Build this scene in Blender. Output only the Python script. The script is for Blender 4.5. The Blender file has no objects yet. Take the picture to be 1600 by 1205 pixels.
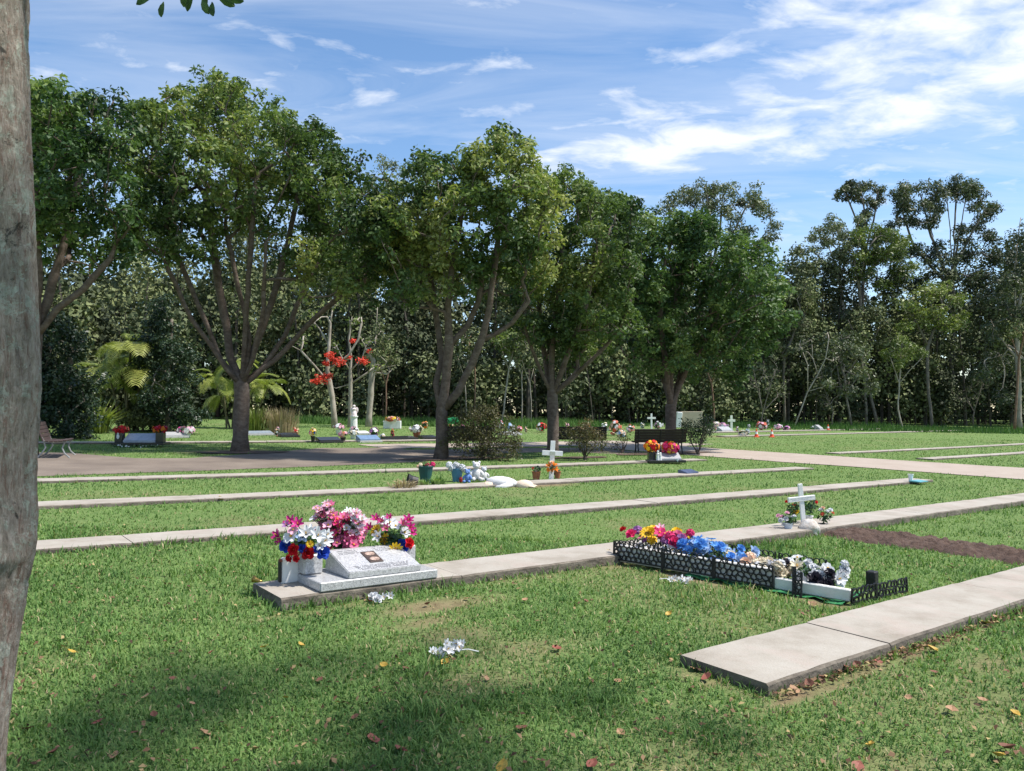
import bpy, bmesh, math, random
import numpy as np
from mathutils import Vector, Matrix, Quaternion

# ------------------------------------------------------------------ camera, sky, sun, exposure
SC = bpy.context.scene
FPX, W0, H0, HOR = 1208.0, 1600.0, 1205.0, 644.08
EYE = 1.5
PITCH = math.atan((HOR - H0 / 2) / FPX)
cam_d = bpy.data.cameras.new('camera')
cam_d.sensor_fit = 'HORIZONTAL'; cam_d.sensor_width = 36.0
cam_d.lens = 36.0 * FPX / W0
cam_d.clip_start = 0.05; cam_d.clip_end = 3000
cam = bpy.data.objects.new('camera', cam_d)
SC.collection.objects.link(cam)
cam.location = (0, 0, EYE)
cam.rotation_euler = (math.pi / 2 + PITCH, 0, 0)
SC.camera = cam

SUN_EL = math.radians(60)
SUN_AZ = math.atan2(0.80, -0.10)          # clockwise from +Y (away from the camera): from the right
S_DIR = Vector((math.sin(SUN_AZ) * math.cos(SUN_EL), math.cos(SUN_AZ) * math.cos(SUN_EL), math.sin(SUN_EL)))
sun_d = bpy.data.lights.new('sun', 'SUN')
sun_d.energy = 4.9; sun_d.angle = math.radians(2.2); sun_d.color = (1.0, 0.95, 0.86)
sun = bpy.data.objects.new('sun', sun_d); SC.collection.objects.link(sun)
sun.rotation_euler = (-S_DIR).to_track_quat('-Z', 'Y').to_euler()
sun.location = (0, 0, 40)

world = bpy.data.worlds.new('World'); SC.world = world; world.use_nodes = True
wn = world.node_tree; wn.nodes.clear()
def WN(t, **k):
    n = wn.nodes.new(t)
    for a, b in k.items(): setattr(n, a, b)
    return n
SKY_STRENGTH = 0.146
w_out = WN('ShaderNodeOutputWorld'); w_bg = WN('ShaderNodeBackground'); w_bg.inputs[1].default_value = SKY_STRENGTH
w_sky = WN('ShaderNodeTexSky'); w_sky.sky_type = 'NISHITA'; w_sky.sun_disc = False
w_sky.sun_elevation = SUN_EL; w_sky.sun_rotation = SUN_AZ
w_sky.air_density = 1.0; w_sky.dust_density = 0.15; w_sky.ozone_density = 1.3; w_sky.altitude = 50
# cirrus: noise on a flat layer overhead (direction projected to a plane), the same over the whole sky
w_tc = WN('ShaderNodeTexCoord'); w_sep = WN('ShaderNodeSeparateXYZ'); wn.links.new(w_tc.outputs['Generated'], w_sep.inputs[0])
def wmath(op, a, b=None, clamp=False):
    n = WN('ShaderNodeMath'); n.operation = op; n.use_clamp = clamp
    for i, v in enumerate((a, b)):
        if v is None: continue
        if isinstance(v, (int, float)): n.inputs[i].default_value = v
        else: wn.links.new(v, n.inputs[i])
    return n.outputs[0]
zz = wmath('ADD', wmath('MAXIMUM', w_sep.outputs[2], 0.0), 0.10)
cx = wmath('DIVIDE', w_sep.outputs[0], zz); cy = wmath('DIVIDE', w_sep.outputs[1], zz)
w_cmb = WN('ShaderNodeCombineXYZ'); wn.links.new(cx, w_cmb.inputs[0]); wn.links.new(cy, w_cmb.inputs[1])
def wnoise(scale, detail, rough, dist, loc, rot, scl):
    mp = WN('ShaderNodeMapping'); mp.inputs['Location'].default_value = loc; mp.inputs['Rotation'].default_value = (0, 0, math.radians(rot)); mp.inputs['Scale'].default_value = scl
    wn.links.new(w_cmb.outputs[0], mp.inputs[0])
    nz = WN('ShaderNodeTexNoise'); nz.inputs['Scale'].default_value = scale; nz.inputs['Detail'].default_value = detail
    nz.inputs['Roughness'].default_value = rough; nz.inputs['Distortion'].default_value = dist
    wn.links.new(mp.outputs[0], nz.inputs['Vector'])
    return nz.outputs['Fac']
def wramp(fac, stops):
    r = WN('ShaderNodeValToRGB'); wn.links.new(fac, r.inputs[0])
    e = r.color_ramp.elements
    for i, (p, v) in enumerate(stops):
        q = e[i] if i < 2 else e.new(p)
        q.position = p; q.color = (v, v, v, 1)
    return r.outputs[0]
def wbank(cx_, cy_, rx_, ry_, rot):
    """a bank of cloud at one place in the sky: 1 at its middle, 0 at its rim"""
    mp = WN('ShaderNodeMapping'); mp.vector_type = 'TEXTURE'
    mp.inputs['Location'].default_value = (cx_, cy_, 0); mp.inputs['Rotation'].default_value = (0, 0, math.radians(rot)); mp.inputs['Scale'].default_value = (rx_, ry_, 1)
    wn.links.new(w_cmb.outputs[0], mp.inputs[0])
    ln = WN('ShaderNodeVectorMath'); ln.operation = 'LENGTH'; wn.links.new(mp.outputs[0], ln.inputs[0])
    return wmath('SUBTRACT', 1.0, ln.outputs['Value'], True)
bank = wmath('MAXIMUM', wbank(1.25, 1.55, 1.10, .72, -18), wbank(.58, 2.12, .80, .32, -22))
puff = wnoise(5.2, 9.0, 0.58, 0.30, (2.1, 0.9, 0), -24, (0.9, 1.25, 1))
wisp = wnoise(1.5, 8.0, 0.60, 0.9, (7.7, 3.1, 0), 8, (0.55, 2.0, 1))
c_puff = wramp(wmath('ADD', puff, wmath('MULTIPLY', bank, 0.36)), [(0.55, 0.0), (0.82, 1.0)])
c_wisp = wramp(wisp, [(0.38, 0.0), (0.80, 0.55)])
c_sum = wmath('MAXIMUM', wmath('MULTIPLY', c_puff, 1.0), wmath('MULTIPLY', c_wisp, 0.85), True)
c_fade = wramp(w_sep.outputs[2], [(0.02, 0.25), (0.28, 1.0)])
c_mask = wmath('MULTIPLY', c_sum, c_fade, True)
w_hsv = WN('ShaderNodeHueSaturation'); w_hsv.inputs['Saturation'].default_value = 1.12; w_hsv.inputs['Value'].default_value = 1.0
wn.links.new(w_sky.outputs[0], w_hsv.inputs['Color'])
w_mix = WN('ShaderNodeMix'); w_mix.data_type = 'RGBA'
wn.links.new(c_mask, w_mix.inputs[0]); wn.links.new(w_hsv.outputs[0], w_mix.inputs[6])
w_mix.inputs[7].default_value = (5.0, 5.3, 5.8, 1)
wn.links.new(w_mix.outputs[2], w_bg.inputs[0]); wn.links.new(w_bg.outputs[0], w_out.inputs[0])

SC.view_settings.view_transform = 'Standard'; SC.view_settings.look = 'None'
SC.view_settings.exposure = 0.45; SC.view_settings.gamma = 1.0; SC.view_settings.use_curve_mapping = False
SC.render.engine = 'CYCLES'
SC.cycles.max_bounces = 4; SC.cycles.diffuse_bounces = 2; SC.cycles.glossy_bounces = 2; SC.cycles.transmission_bounces = 2; SC.cycles.transparent_max_bounces = 4
SC.cycles.use_denoising = True

# ------------------------------------------------------------------ terrain and placement
TA_, TL_, TC_, TC2_, TV0_, TH_ = 0.024444, 27.0075, 0.0130249, 0.0249351, 28.0032, 0.9181329
SU, CU = math.sin(TH_), math.cos(TH_)
def UV(x, y): return SU * x + CU * y, -CU * x + SU * y
def XY(u, v): return SU * u - CU * v, CU * u + SU * v
def terr(x, y):
    x = np.asarray(x, float); y = np.asarray(y, float)
    u = SU * x + CU * y; v = -CU * x + SU * y
    up = np.clip(u, 0, None)
    f = TA_ * np.where(u < 0, np.maximum(u, -60), TL_ * (1 - np.exp(-up / TL_)))
    g = TC_ * np.clip(v, 0, 40) + TC2_ * np.minimum(np.logaddexp(0, (v - TV0_) / 4) * 4, 40)
    return -f + g
def tz(x, y): return float(terr(x, y))
def ray(px, py):
    X = (px - W0 / 2) / FPX; Yc = -(py - H0 / 2) / FPX
    return X, math.cos(PITCH) - Yc * math.sin(PITCH), math.sin(PITCH) + Yc * math.cos(PITCH)
def G(px, py, h=0.0):
    """the point of the ground (or h above it) that lies along a line of sight"""
    d = ray(px, py); lo, hi = 1.0, 220.0
    for _ in range(50):
        m = (lo + hi) / 2
        if EYE + d[2] * m > tz(d[0] * m, d[1] * m) + h: lo = m
        else: hi = m
    return Vector((d[0] * lo, d[1] * lo, EYE + d[2] * lo))
def P(px, py, depth):
    d = ray(px, py); t = depth / d[1]
    return Vector((d[0] * t, depth, EYE + d[2] * t))
def onground(x, y, h=0.0): return Vector((x, y, tz(x, y) + h))

def hash2(ix, iy, seed):
    n = (ix.astype(np.int64) * 374761393 + iy.astype(np.int64) * 668265263 + seed * 974711) & 0x7fffffff
    n = ((n ^ (n >> 13)) * 1274126177) & 0x7fffffff
    return ((n ^ (n >> 16)) & 0xffff) / 65535.0
def vnoise(x, y, seed=0):
    x = np.asarray(x, float); y = np.asarray(y, float)
    ix = np.floor(x); iy = np.floor(y); fx = x - ix; fy = y - iy
    fx = fx * fx * (3 - 2 * fx); fy = fy * fy * (3 - 2 * fy)
    a = hash2(ix, iy, seed); b = hash2(ix + 1, iy, seed); c = hash2(ix, iy + 1, seed); d = hash2(ix + 1, iy + 1, seed)
    return (a * (1 - fx) + b * fx) * (1 - fy) + (c * (1 - fx) + d * fx) * fy
def fbm(x, y, seed=0, o=4):
    s = 0; a = 0.5; t = 0
    for k in range(o):
        s = s + a * vnoise(x * 2 ** k, y * 2 ** k, seed + k * 17); t += a; a *= 0.55
    return s / t

# ------------------------------------------------------------------ materials
def newmat(name):
    m = bpy.data.materials.new(name); m.use_nodes = True
    nt = m.node_tree; b = nt.nodes['Principled BSDF']
    return m, nt, b
def nnode(nt, t, **k):
    n = nt.nodes.new(t)
    for a, b in k.items(): setattr(n, a, b)
    return n
def noise(nt, scale, detail=4, rough=0.55, dist=0.0, coord='Object', vec=None, stretch=None):
    tc = nnode(nt, 'ShaderNodeTexCoord'); src = tc.outputs[coord]
    if stretch:
        mp = nnode(nt, 'ShaderNodeMapping'); mp.inputs['Scale'].default_value = stretch
        nt.links.new(src, mp.inputs[0]); src = mp.outputs[0]
    n = nnode(nt, 'ShaderNodeTexNoise'); n.inputs['Scale'].default_value = scale; n.inputs['Detail'].default_value = detail
    n.inputs['Roughness'].default_value = rough; n.inputs['Distortion'].default_value = dist
    nt.links.new(src, n.inputs['Vector'])
    return n.outputs['Fac']
def ramp(nt, fac, stops):
    r = nnode(nt, 'ShaderNodeValToRGB'); nt.links.new(fac, r.inputs[0]); e = r.color_ramp.elements
    for i, (p, c) in enumerate(stops):
        q = e[i] if i < 2 else e.new(p)
        q.position = p; q.color = (*c, 1) if len(c) == 3 else c
    return r.outputs[0]
def mixc(nt, fac, a, b, mode='MIX'):
    n = nnode(nt, 'ShaderNodeMix', data_type='RGBA', blend_type=mode)
    for s, v in ((0, fac), (6, a), (7, b)):
        if isinstance(v, (int, float)): n.inputs[s].default_value = v
        elif isinstance(v, tuple): n.inputs[s].default_value = (*v, 1)
        else: nt.links.new(v, n.inputs[s])
    return n.outputs[2]
def bump(nt, b, h, strength, dist=0.02):
    n = nnode(nt, 'ShaderNodeBump'); n.inputs['Strength'].default_value = strength; n.inputs['Distance'].default_value = dist
    nt.links.new(h, n.inputs['Height']); nt.links.new(n.outputs[0], b.inputs['Normal'])
MATS = {}
def pm(name, c1, c2=None, scale=8, rough=0.7, bstr=0.0, bscale=30, spec=0.4, metal=0.0, stretch=None):
    """plain surface: noise between two tones and a little relief"""
    if name in MATS: return MATS[name]
    m, nt, b = newmat(name); b.inputs['Roughness'].default_value = rough; b.inputs['Metallic'].default_value = metal
    b.inputs['Specular IOR Level'].default_value = spec
    if c2 is None: c2 = tuple(x * 0.8 for x in c1)
    nt.links.new(ramp(nt, noise(nt, scale, 5, 0.6, stretch=stretch), [(0.35, c1), (0.65, c2)]), b.inputs['Base Color'])
    if bstr: bump(nt, b, noise(nt, bscale, 4, stretch=stretch), bstr)
    MATS[name] = m
    return m
def leafmat(name, stops, rough=0.5, trans=0.3, spec=0.35):
    """foliage: tone per leaf from the stored attribute, some light through the blade"""
    if name in MATS: return MATS[name]
    m, nt, b = newmat(name); b.inputs['Roughness'].default_value = rough; b.inputs['Specular IOR Level'].default_value = spec
    at = nnode(nt, 'ShaderNodeAttribute', attribute_name='rnd')
    col = ramp(nt, at.outputs['Fac'], stops)
    nt.links.new(col, b.inputs['Base Color'])
    if trans > 0:
        tr = nnode(nt, 'ShaderNodeBsdfTranslucent')
        nt.links.new(mixc(nt, 1.0, col, (1.0, 1.12, 0.55), 'MULTIPLY'), tr.inputs[0])
        mx = nnode(nt, 'ShaderNodeMixShader'); mx.inputs[0].default_value = trans
        nt.links.new(b.outputs[0], mx.inputs[1]); nt.links.new(tr.outputs[0], mx.inputs[2])
        nt.links.new(mx.outputs[0], nt.nodes['Material Output'].inputs[0])
    MATS[name] = m
    return m
def petalmat(name, c, c2=None):
    if name in MATS: return MATS[name]
    m, nt, b = newmat(name); b.inputs['Roughness'].default_value = 0.6; b.inputs['Specular IOR Level'].default_value = 0.25
    c2 = c2 or tuple(min(1, x * 0.72) for x in c)
    nz = ramp(nt, noise(nt, 18, 3), [(0.35, c), (0.7, c2)])
    oi = nnode(nt, 'ShaderNodeObjectInfo')
    hs = nnode(nt, 'ShaderNodeHueSaturation'); nt.links.new(nz, hs.inputs['Color'])
    mr = nnode(nt, 'ShaderNodeMapRange'); mr.inputs[3].default_value = 0.82; mr.inputs[4].default_value = 1.12
    nt.links.new(oi.outputs['Random'], mr.inputs[0]); nt.links.new(mr.outputs[0], hs.inputs['Value'])
    nt.links.new(hs.outputs[0], b.inputs['Base Color'])
    tr = nnode(nt, 'ShaderNodeBsdfTranslucent'); nt.links.new(hs.outputs[0], tr.inputs[0])
    mx = nnode(nt, 'ShaderNodeMixShader'); mx.inputs[0].default_value = 0.25
    nt.links.new(b.outputs[0], mx.inputs[1]); nt.links.new(tr.outputs[0], mx.inputs[2])
    nt.links.new(mx.outputs[0], nt.nodes['Material Output'].inputs[0])
    MATS[name] = m
    return m

# ------------------------------------------------------------------ mesh building
COL = SC.collection
class MB:
    def __init__(s): s.v = []; s.f = []; s.m = []
    def add(s, verts, faces, mi=0):
        o = len(s.v); s.v.extend([tuple(p) for p in verts])
        for f in faces: s.f.append(tuple(i + o for i in f)); s.m.append(mi)
        return s
    def box(s, c, d, rot=None, mi=0, bev=0.0):
        hx, hy, hz = d[0] / 2, d[1] / 2, d[2] / 2
        if bev <= 0:
            vs = [Vector((x, y, z)) for z in (-hz, hz) for y in (-hy, hy) for x in (-hx, hx)]
            fs = [(0, 2, 3, 1), (4, 5, 7, 6), (0, 1, 5, 4), (2, 6, 7, 3), (0, 4, 6, 2), (1, 3, 7, 5)]
        else:
            b = min(bev, hx * .9, hy * .9, hz * .9)
            loops = [(-hz, b), (-hz + b, 0), (hz - b, 0), (hz, b)]
            vs = []; fs = []
            for z, i in loops:
                x, y = hx - i, hy - i; e = b if i == 0 else b * .4
                vs += [Vector(p) for p in ((-x + e, -y, z), (x - e, -y, z), (x, -y + e, z), (x, y - e, z), (x - e, y, z), (-x + e, y, z), (-x, y - e, z), (-x, -y + e, z))]
            for k in range(3):
                for j in range(8): fs.append((k * 8 + j, k * 8 + (j + 1) % 8, k * 8 + 8 + (j + 1) % 8, k * 8 + 8 + j))
            fs.append(tuple(reversed(range(8)))); fs.append(tuple(range(24, 32)))
        R = rot if rot is not None else Matrix.Identity(3)
        s.add([R @ p + Vector(c) for p in vs], fs, mi); return s
    def tube(s, pts, rad, n=8, mi=0, cap=True):
        pts = [Vector(p) for p in pts]; m = len(pts)
        if isinstance(rad, (int, float)): rad = [rad] * m
        vs = []; ref = None
        for i, p in enumerate(pts):
            t = (pts[min(i + 1, m - 1)] - pts[max(i - 1, 0)])
            t = t.normalized() if t.length > 1e-9 else Vector((0, 0, 1))
            if ref is None: ref = t.orthogonal().normalized()
            ref = (ref - t * ref.dot(t)); ref = ref.normalized() if ref.length > 1e-6 else t.orthogonal().normalized()
            q = t.cross(ref)
            for k in range(n):
                a = 2 * math.pi * k / n
                vs.append(p + (ref * math.cos(a) + q * math.sin(a)) * rad[i])
        fs = [(i * n + k, i * n + (k + 1) % n, (i + 1) * n + (k + 1) % n, (i + 1) * n + k) for i in range(m - 1) for k in range(n)]
        if cap: fs += [tuple(reversed(range(n))), tuple(range((m - 1) * n, m * n))]
        s.add(vs, fs, mi); return s
    def lathe(s, prof, n=16, c=(0, 0, 0), mi=0, squash=(1, 1), rot=None):
        vs = []; fs = []; R = rot if rot is not None else Matrix.Identity(3)
        for r, z in prof:
            for k in range(n):
                a = 2 * math.pi * k / n
                vs.append(R @ Vector((r * math.cos(a) * squash[0], r * math.sin(a) * squash[1], z)) + Vector(c))
        for i in range(len(prof) - 1):
            for k in range(n): fs.append((i * n + k, i * n + (k + 1) % n, (i + 1) * n + (k + 1) % n, (i + 1) * n + k))
        fs.append(tuple(reversed(range(n)))); fs.append(tuple(range((len(prof) - 1) * n, len(prof) * n)))
        s.add(vs, fs, mi); return s
    def ball(s, c, r, n=10, m=7, mi=0, rot=None):
        if isinstance(r, (int, float)): r = (r, r, r)
        prof = [(math.sin(math.pi * (i + .02) / (m + .04)) , -math.cos(math.pi * (i + .02) / (m + .04))) for i in range(m + 1)]
        vs = []; fs = []; R = rot if rot is not None else Matrix.Identity(3)
        for a, z in prof:
            for k in range(n):
                t = 2 * math.pi * k / n
                vs.append(R @ Vector((a * math.cos(t) * r[0], a * math.sin(t) * r[1], z * r[2])) + Vector(c))
        for i in range(m):
            for k in range(n): fs.append((i * n + k, i * n + (k + 1) % n, (i + 1) * n + (k + 1) % n, (i + 1) * n + k))
        s.add(vs, fs, mi); return s
    def petal(s, ang, L, Wd, t0, t1, r0=0.0, z0=0.0, mi=0, curl=0.0):
        ca, sa = math.cos(ang), math.sin(ang)
        p1 = (r0 + L * .5 * math.cos(t0), z0 + L * .5 * math.sin(t0))
        p2 = (p1[0] + L * .5 * math.cos(t1), p1[1] + L * .5 * math.sin(t1))
        def at(r, z, w): return (r * ca - w * sa, r * sa + w * ca, z)
        e = Wd * .12
        vs = [at(r0, z0, -Wd * .14), at(r0, z0, Wd * .14), at(p1[0], p1[1] + e, -Wd / 2), at(p1[0], p1[1] - e, 0), at(p1[0], p1[1] + e, Wd / 2),
              at(p2[0] - L * .08, p2[1] + e, -Wd * .3), at(p2[0], p2[1] + curl, 0), at(p2[0] - L * .08, p2[1] + e, Wd * .3)]
        s.add(vs, [(0, 3, 2), (0, 1, 3), (1, 4, 3), (2, 3, 6, 5), (3, 4, 7, 6)], mi); return s
    def mesh(s, name, mats, smooth=False):
        me = bpy.data.meshes.new(name); me.from_pydata(s.v, [], s.f)
        for m in (mats if isinstance(mats, (list, tuple)) else [mats]): me.materials.append(m)
        if any(s.m): me.polygons.foreach_set('material_index', s.m)
        if smooth: me.polygons.foreach_set('use_smooth', [True] * len(s.f))
        me.update(); return me
def fastmesh(name, V, Fc, mat, rnd=None, smooth=False):
    """V (n,3), Fc list of (m,k) index arrays"""
    if not isinstance(Fc, list): Fc = [Fc]
    me = bpy.data.meshes.new(name)
    me.vertices.add(len(V)); me.vertices.foreach_set('co', np.ascontiguousarray(V, dtype=np.float32).ravel())
    tot = sum(f.size for f in Fc); npoly = sum(len(f) for f in Fc)
    me.loops.add(tot); me.polygons.add(npoly)
    me.loops.foreach_set('vertex_index', np.concatenate([f.ravel() for f in Fc]).astype(np.int32))
    sizes = np.concatenate([np.full(len(f), f.shape[1]) for f in Fc])
    starts = np.concatenate([[0], np.cumsum(sizes)[:-1]])
    me.polygons.foreach_set('loop_start', starts.astype(np.int32))
    try: me.polygons.foreach_set('loop_total', sizes.astype(np.int32))
    except Exception: pass
    for m in (mat if isinstance(mat, (list, tuple)) else [mat]): me.materials.append(m)
    if rnd is not None:
        a = me.attributes.new('rnd', 'FLOAT', 'POINT'); a.data.foreach_set('value', np.asarray(rnd, dtype=np.float32))
    if smooth: me.polygons.foreach_set('use_smooth', np.ones(npoly, dtype=bool))
    me.update(calc_edges=True); return me
def obj(name, me, parent=None, loc=None, rot=None, scale=None):
    o = bpy.data.objects.new(name, me); COL.objects.link(o)
    if parent is not None: o.parent = parent
    if loc is not None: o.location = loc
    if rot is not None:
        if isinstance(rot, Quaternion): o.rotation_mode = 'QUATERNION'; o.rotation_quaternion = rot
        else: o.rotation_euler = rot
    if scale is not None: o.scale = (scale,) * 3 if isinstance(scale, (int, float)) else scale
    return o
def tag(o, label=None, cat=None, group=None, kind=None):
    if label: o['label'] = label
    if cat: o['category'] = cat
    if group: o['group'] = group
    if kind: o['kind'] = kind
    return o
def thing(name, label, cat, loc, rz=0.0, group=None, kind=None, rot=None):
    o = bpy.data.objects.new(name, None); o.empty_display_size = 0.1; COL.objects.link(o)
    o.location = loc; o.rotation_euler = rot if rot is not None else (0, 0, rz)
    return tag(o, label, cat, group, kind)
RZ_U = math.atan2(CU, SU)          # rotation that lays local +x along the strips
def inpoly(px, py, poly):
    px = np.asarray(px); py = np.asarray(py); c = np.zeros(px.shape, bool); n = len(poly)
    for i in range(n):
        x1, y1 = poly[i]; x2, y2 = poly[(i + 1) % n]
        k = ((y1 > py) != (y2 > py)) & (px < (x2 - x1) * (py - y1) / ((y2 - y1) if y2 != y1 else 1e-9) + x1)
        c ^= k
    return c

# ------------------------------------------------------------------ ground, paths, strips
RNG = np.random.default_rng(7); random.seed(7)
BARE = [  # u, v, ru, rv, amount : worn earth in the lawn
    (3.25, 5.15, .55, .22, .8), (3.0, 4.8, .35, .12, .7), (2.9, 4.45, .5, .2, .55), (3.1, 3.9, .5, .25, .5), (2.6, 3.55, .4, .2, .45),
    (5.75, 4.75, .22, .5, .9), (6.0, 3.6, .15, .4, .7), (5.55, 5.6, .3, .2, .6), (3.9, 2.45, .5, .07, 1.0), (5.2, 2.45, 1.4, .05, .8), (3.6, 2.8, .06, .4, .7),
    (10.4, 12.6, .9, .35, .9), (9.3, 12.9, .5, .25, .8), (8.3, 12.5, .5, .2, .5), (10.6, 6.4, .5, .1, .5), (2.4, 5.5, .5, .07, .6), (4.6, 5.55, 1.0, .06, .6),
    (1.0, 2.6, .5, .25, .25), (2.6, 2.3, .5, .25, .4), (4.6, 1.8, .6, .3, .35), (5.4, 2.1, .3, .2, .6), (3.4, 1.7, .3, .15, .45), (2.0, 1.9, .4, .2, .3),
    (8.2, 25.7, 1.8, .8, .9), (40.5, 30.2, 3.5, .7, .8), (13.0, 20.6, 2.2, .7, .9), (24.5, 20.2, 2.0, .9, .8)]
def bareness(x, y):
    u = SU * x + CU * y; v = -CU * x + SU * y
    b = np.zeros_like(u)
    wob = (fbm(x * 3.1, y * 3.1, 5) - .5) * 1.2
    for (a, c, ru, rv, k) in BARE:
        d = np.sqrt(((u - a) / ru) ** 2 + ((v - c) / rv) ** 2) + wob
        b = np.maximum(b, k * np.clip(1.35 - d, 0, 1))
    patch = np.clip((fbm(x * .55 + 3, y * .55, 31) - .62) * 2.0, 0, .25)
    return np.clip(np.maximum(b, patch), 0, 1)

def axis(lo, d0, d1, hi, step, g=1.12):
    a = list(np.arange(d0, d1 + step, step)); s = step
    while a[-1] < hi: s *= g; a.append(a[-1] + s)
    s = step
    while a[0] > lo: s *= g; a.insert(0, a[0] - s)
    return np.array(a)
gx = axis(-900, -6, 9, 900, .14, 1.09); gy = axis(-300, 1.5, 14, 1200, .14, 1.06)
XX, YY = np.meshgrid(gx, gy)
ZZ = terr(XX, YY) + (fbm(XX * .35, YY * .35, 3) - .5) * .03 * np.clip(2 - np.hypot(XX, YY) / 30, 0, 1)
nxg, nyg = len(gx), len(gy)
idx = np.arange(nxg * nyg).reshape(nyg, nxg)
Fg = np.stack([idx[:-1, :-1], idx[:-1, 1:], idx[1:, 1:], idx[1:, :-1]], -1).reshape(-1, 4)
m_ground, nt, b = newmat('lawn_ground'); b.inputs['Roughness'].default_value = .95; b.inputs['Specular IOR Level'].default_value = .1
n1 = noise(nt, .9, 5, .6); n2 = noise(nt, 14, 6, .7); n3 = noise(nt, 60, 4, .7)
gcol = mixc(nt, n1, (.125, .205, .062), (.195, .260, .090))
gcol = mixc(nt, mixc(nt, 1.0, ramp(nt, n2, [(.40, (0, 0, 0)), (.66, (1, 1, 1))]), (.7, .7, .7), 'MULTIPLY'), gcol, (.075, .135, .040))
gcol = mixc(nt, ramp(nt, n3, [(.50, (0, 0, 0)), (.75, (.55, .55, .55))]), gcol, (.25, .30, .12))
scol = ramp(nt, noise(nt, 9, 6, .7), [(.3, (.16, .105, .066)), (.5, (.24, .17, .105)), (.72, (.30, .235, .14))])
at = nnode(nt, 'ShaderNodeAttribute', attribute_name='rnd')
nt.links.new(mixc(nt, at.outputs['Fac'], gcol, scol), b.inputs['Base Color'])
bump(nt, b, n2, .8, .05)
bare_v = bareness(XX, YY).ravel()
o = obj('lawn', fastmesh('lawn', np.stack([XX, YY, ZZ], -1).reshape(-1, 3), Fg, m_ground, bare_v, True)); tag(o, kind='structure', label='mown green lawn sloping gently between the grave rows')
def gz(x, y): return terr(x, y) + (fbm(np.asarray(x) * .35, np.asarray(y) * .35, 3) - .5) * .03 * np.clip(2 - np.hypot(x, y) / 30, 0, 1)

def sheet(name, poly, mat, lift, step=.8, jit=.05, seed=1):
    """a surface that follows the lawn, with a slightly ragged outline"""
    r = random.Random(seed); pts = []
    for i in range(len(poly)):
        a = Vector(poly[i]); c = Vector(poly[(i + 1) % len(poly)]); n = max(1, int((c - a).length / .35))
        for k in range(n):
            q = a.lerp(c, k / n); pts.append((q.x + r.uniform(-jit, jit), q.y + r.uniform(-jit, jit)))
    bm = bmesh.new(); bm.faces.new([bm.verts.new((x, y, 0)) for x, y in pts])
    bmesh.ops.triangulate(bm, faces=bm.faces[:])
    xs = [p[0] for p in pts]; ys = [p[1] for p in pts]
    for ax, lo, hi in ((0, min(xs), max(xs)), (1, min(ys), max(ys))):
        t = lo + step
        while t < hi:
            co = (t, 0, 0) if ax == 0 else (0, t, 0); no = (1, 0, 0) if ax == 0 else (0, 1, 0)
            bmesh.ops.bisect_plane(bm, geom=bm.verts[:] + bm.edges[:] + bm.faces[:], plane_co=co, plane_no=no); t += step
    for v in bm.verts: v.co.z = float(gz(v.co.x, v.co.y)) + lift
    bmesh.ops.recalc_face_normals(bm, faces=bm.faces[:])
    me = bpy.data.meshes.new(name); bm.to_mesh(me); bm.free(); me.materials.append(mat)
    if len(me.polygons) and me.polygons[0].normal.z < 0: me.flip_normals()
    return tag(obj(name, me), kind='structure')
def uvpoly(l): return [XY(u, v) for u, v in l]
m_pink, nt, b = newmat('pink_path'); b.inputs['Roughness'].default_value = .9
c = ramp(nt, noise(nt, 1.3, 5, .6), [(.3, (.34, .275, .225)), (.7, (.41, .345, .29))])
c = mixc(nt, ramp(nt, noise(nt, 45, 3, .8), [(.45, (0, 0, 0)), (.8, (.5, .5, .5))]), c, (.25, .18, .15))
nt.links.new(c, b.inputs['Base Color']); bump(nt, b, noise(nt, 60, 3), .3, .01)
m_grey, nt, b = newmat('grey_gravel'); b.inputs['Roughness'].default_value = .95
c = ramp(nt, noise(nt, .6, 5, .65), [(.3, (.13, .10, .078)), (.52, (.20, .158, .124)), (.75, (.275, .222, .175))])  # tones lowered overall to carry tree shade in the path colour
c = mixc(nt, ramp(nt, noise(nt, 30, 5, .8), [(.4, (0, 0, 0)), (.75, (.8, .8, .8))]), c, (.13, .105, .09))
nt.links.new(c, b.inputs['Base Color']); bump(nt, b, noise(nt, 40, 4), .5, .02)
PINK = uvpoly([(23.1, -8), (28.0, -8), (28.1, 23.6), (31.5, 24.6), (28.3, 25.6), (28.3, 28.6), (14.0, 28.6), (14.0, 26.0), (23.0, 25.6)])
GREY = [tuple(G(*q)[:2]) for q in [(-60, 749), (200, 740), (440, 731.5), (560, 726.5), (655, 721.5), (720, 714), (800, 707.5), (900, 705.5), (1000, 707.5), (1078, 714)]]
GREY += [XY(23.0, 24.5), XY(14.2, 25.2)] + [tuple(G(*q)[:2]) for q in [(640, 699.5), (500, 700.5), (440, 706), (370, 711.5), (290, 717), (210, 717), (150, 711.5), (110, 708), (-60, 706)]]
sheet('grey_path', GREY, m_grey, .008, seed=3)
sheet('pink_path', PINK, m_pink, .016, jit=.03, seed=4)
m_mulch = pm('mulch', (.055, .036, .026), (.13, .085, .06), 14, .95, .8, 25)
for nm, (px, py), ru, rv in (('mulch_bed', (715, 717), 2.1, .75), ('mulch_bed', (1040, 709), 2.6, .8), ('mulch_bed', (905, 716), 1.3, .45), ('mulch_bed', (385, 708), 1.5, .6)):
    g0 = G(px, py); u0, v0 = UV(g0.x, g0.y)
    sheet(nm, [XY(u0 + ru * math.cos(t * .39) * random.uniform(.8, 1.1), v0 + rv * math.sin(t * .39) * random.uniform(.8, 1.1)) for t in range(16)], m_mulch, .026, .5, .08, seed=px)

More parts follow.
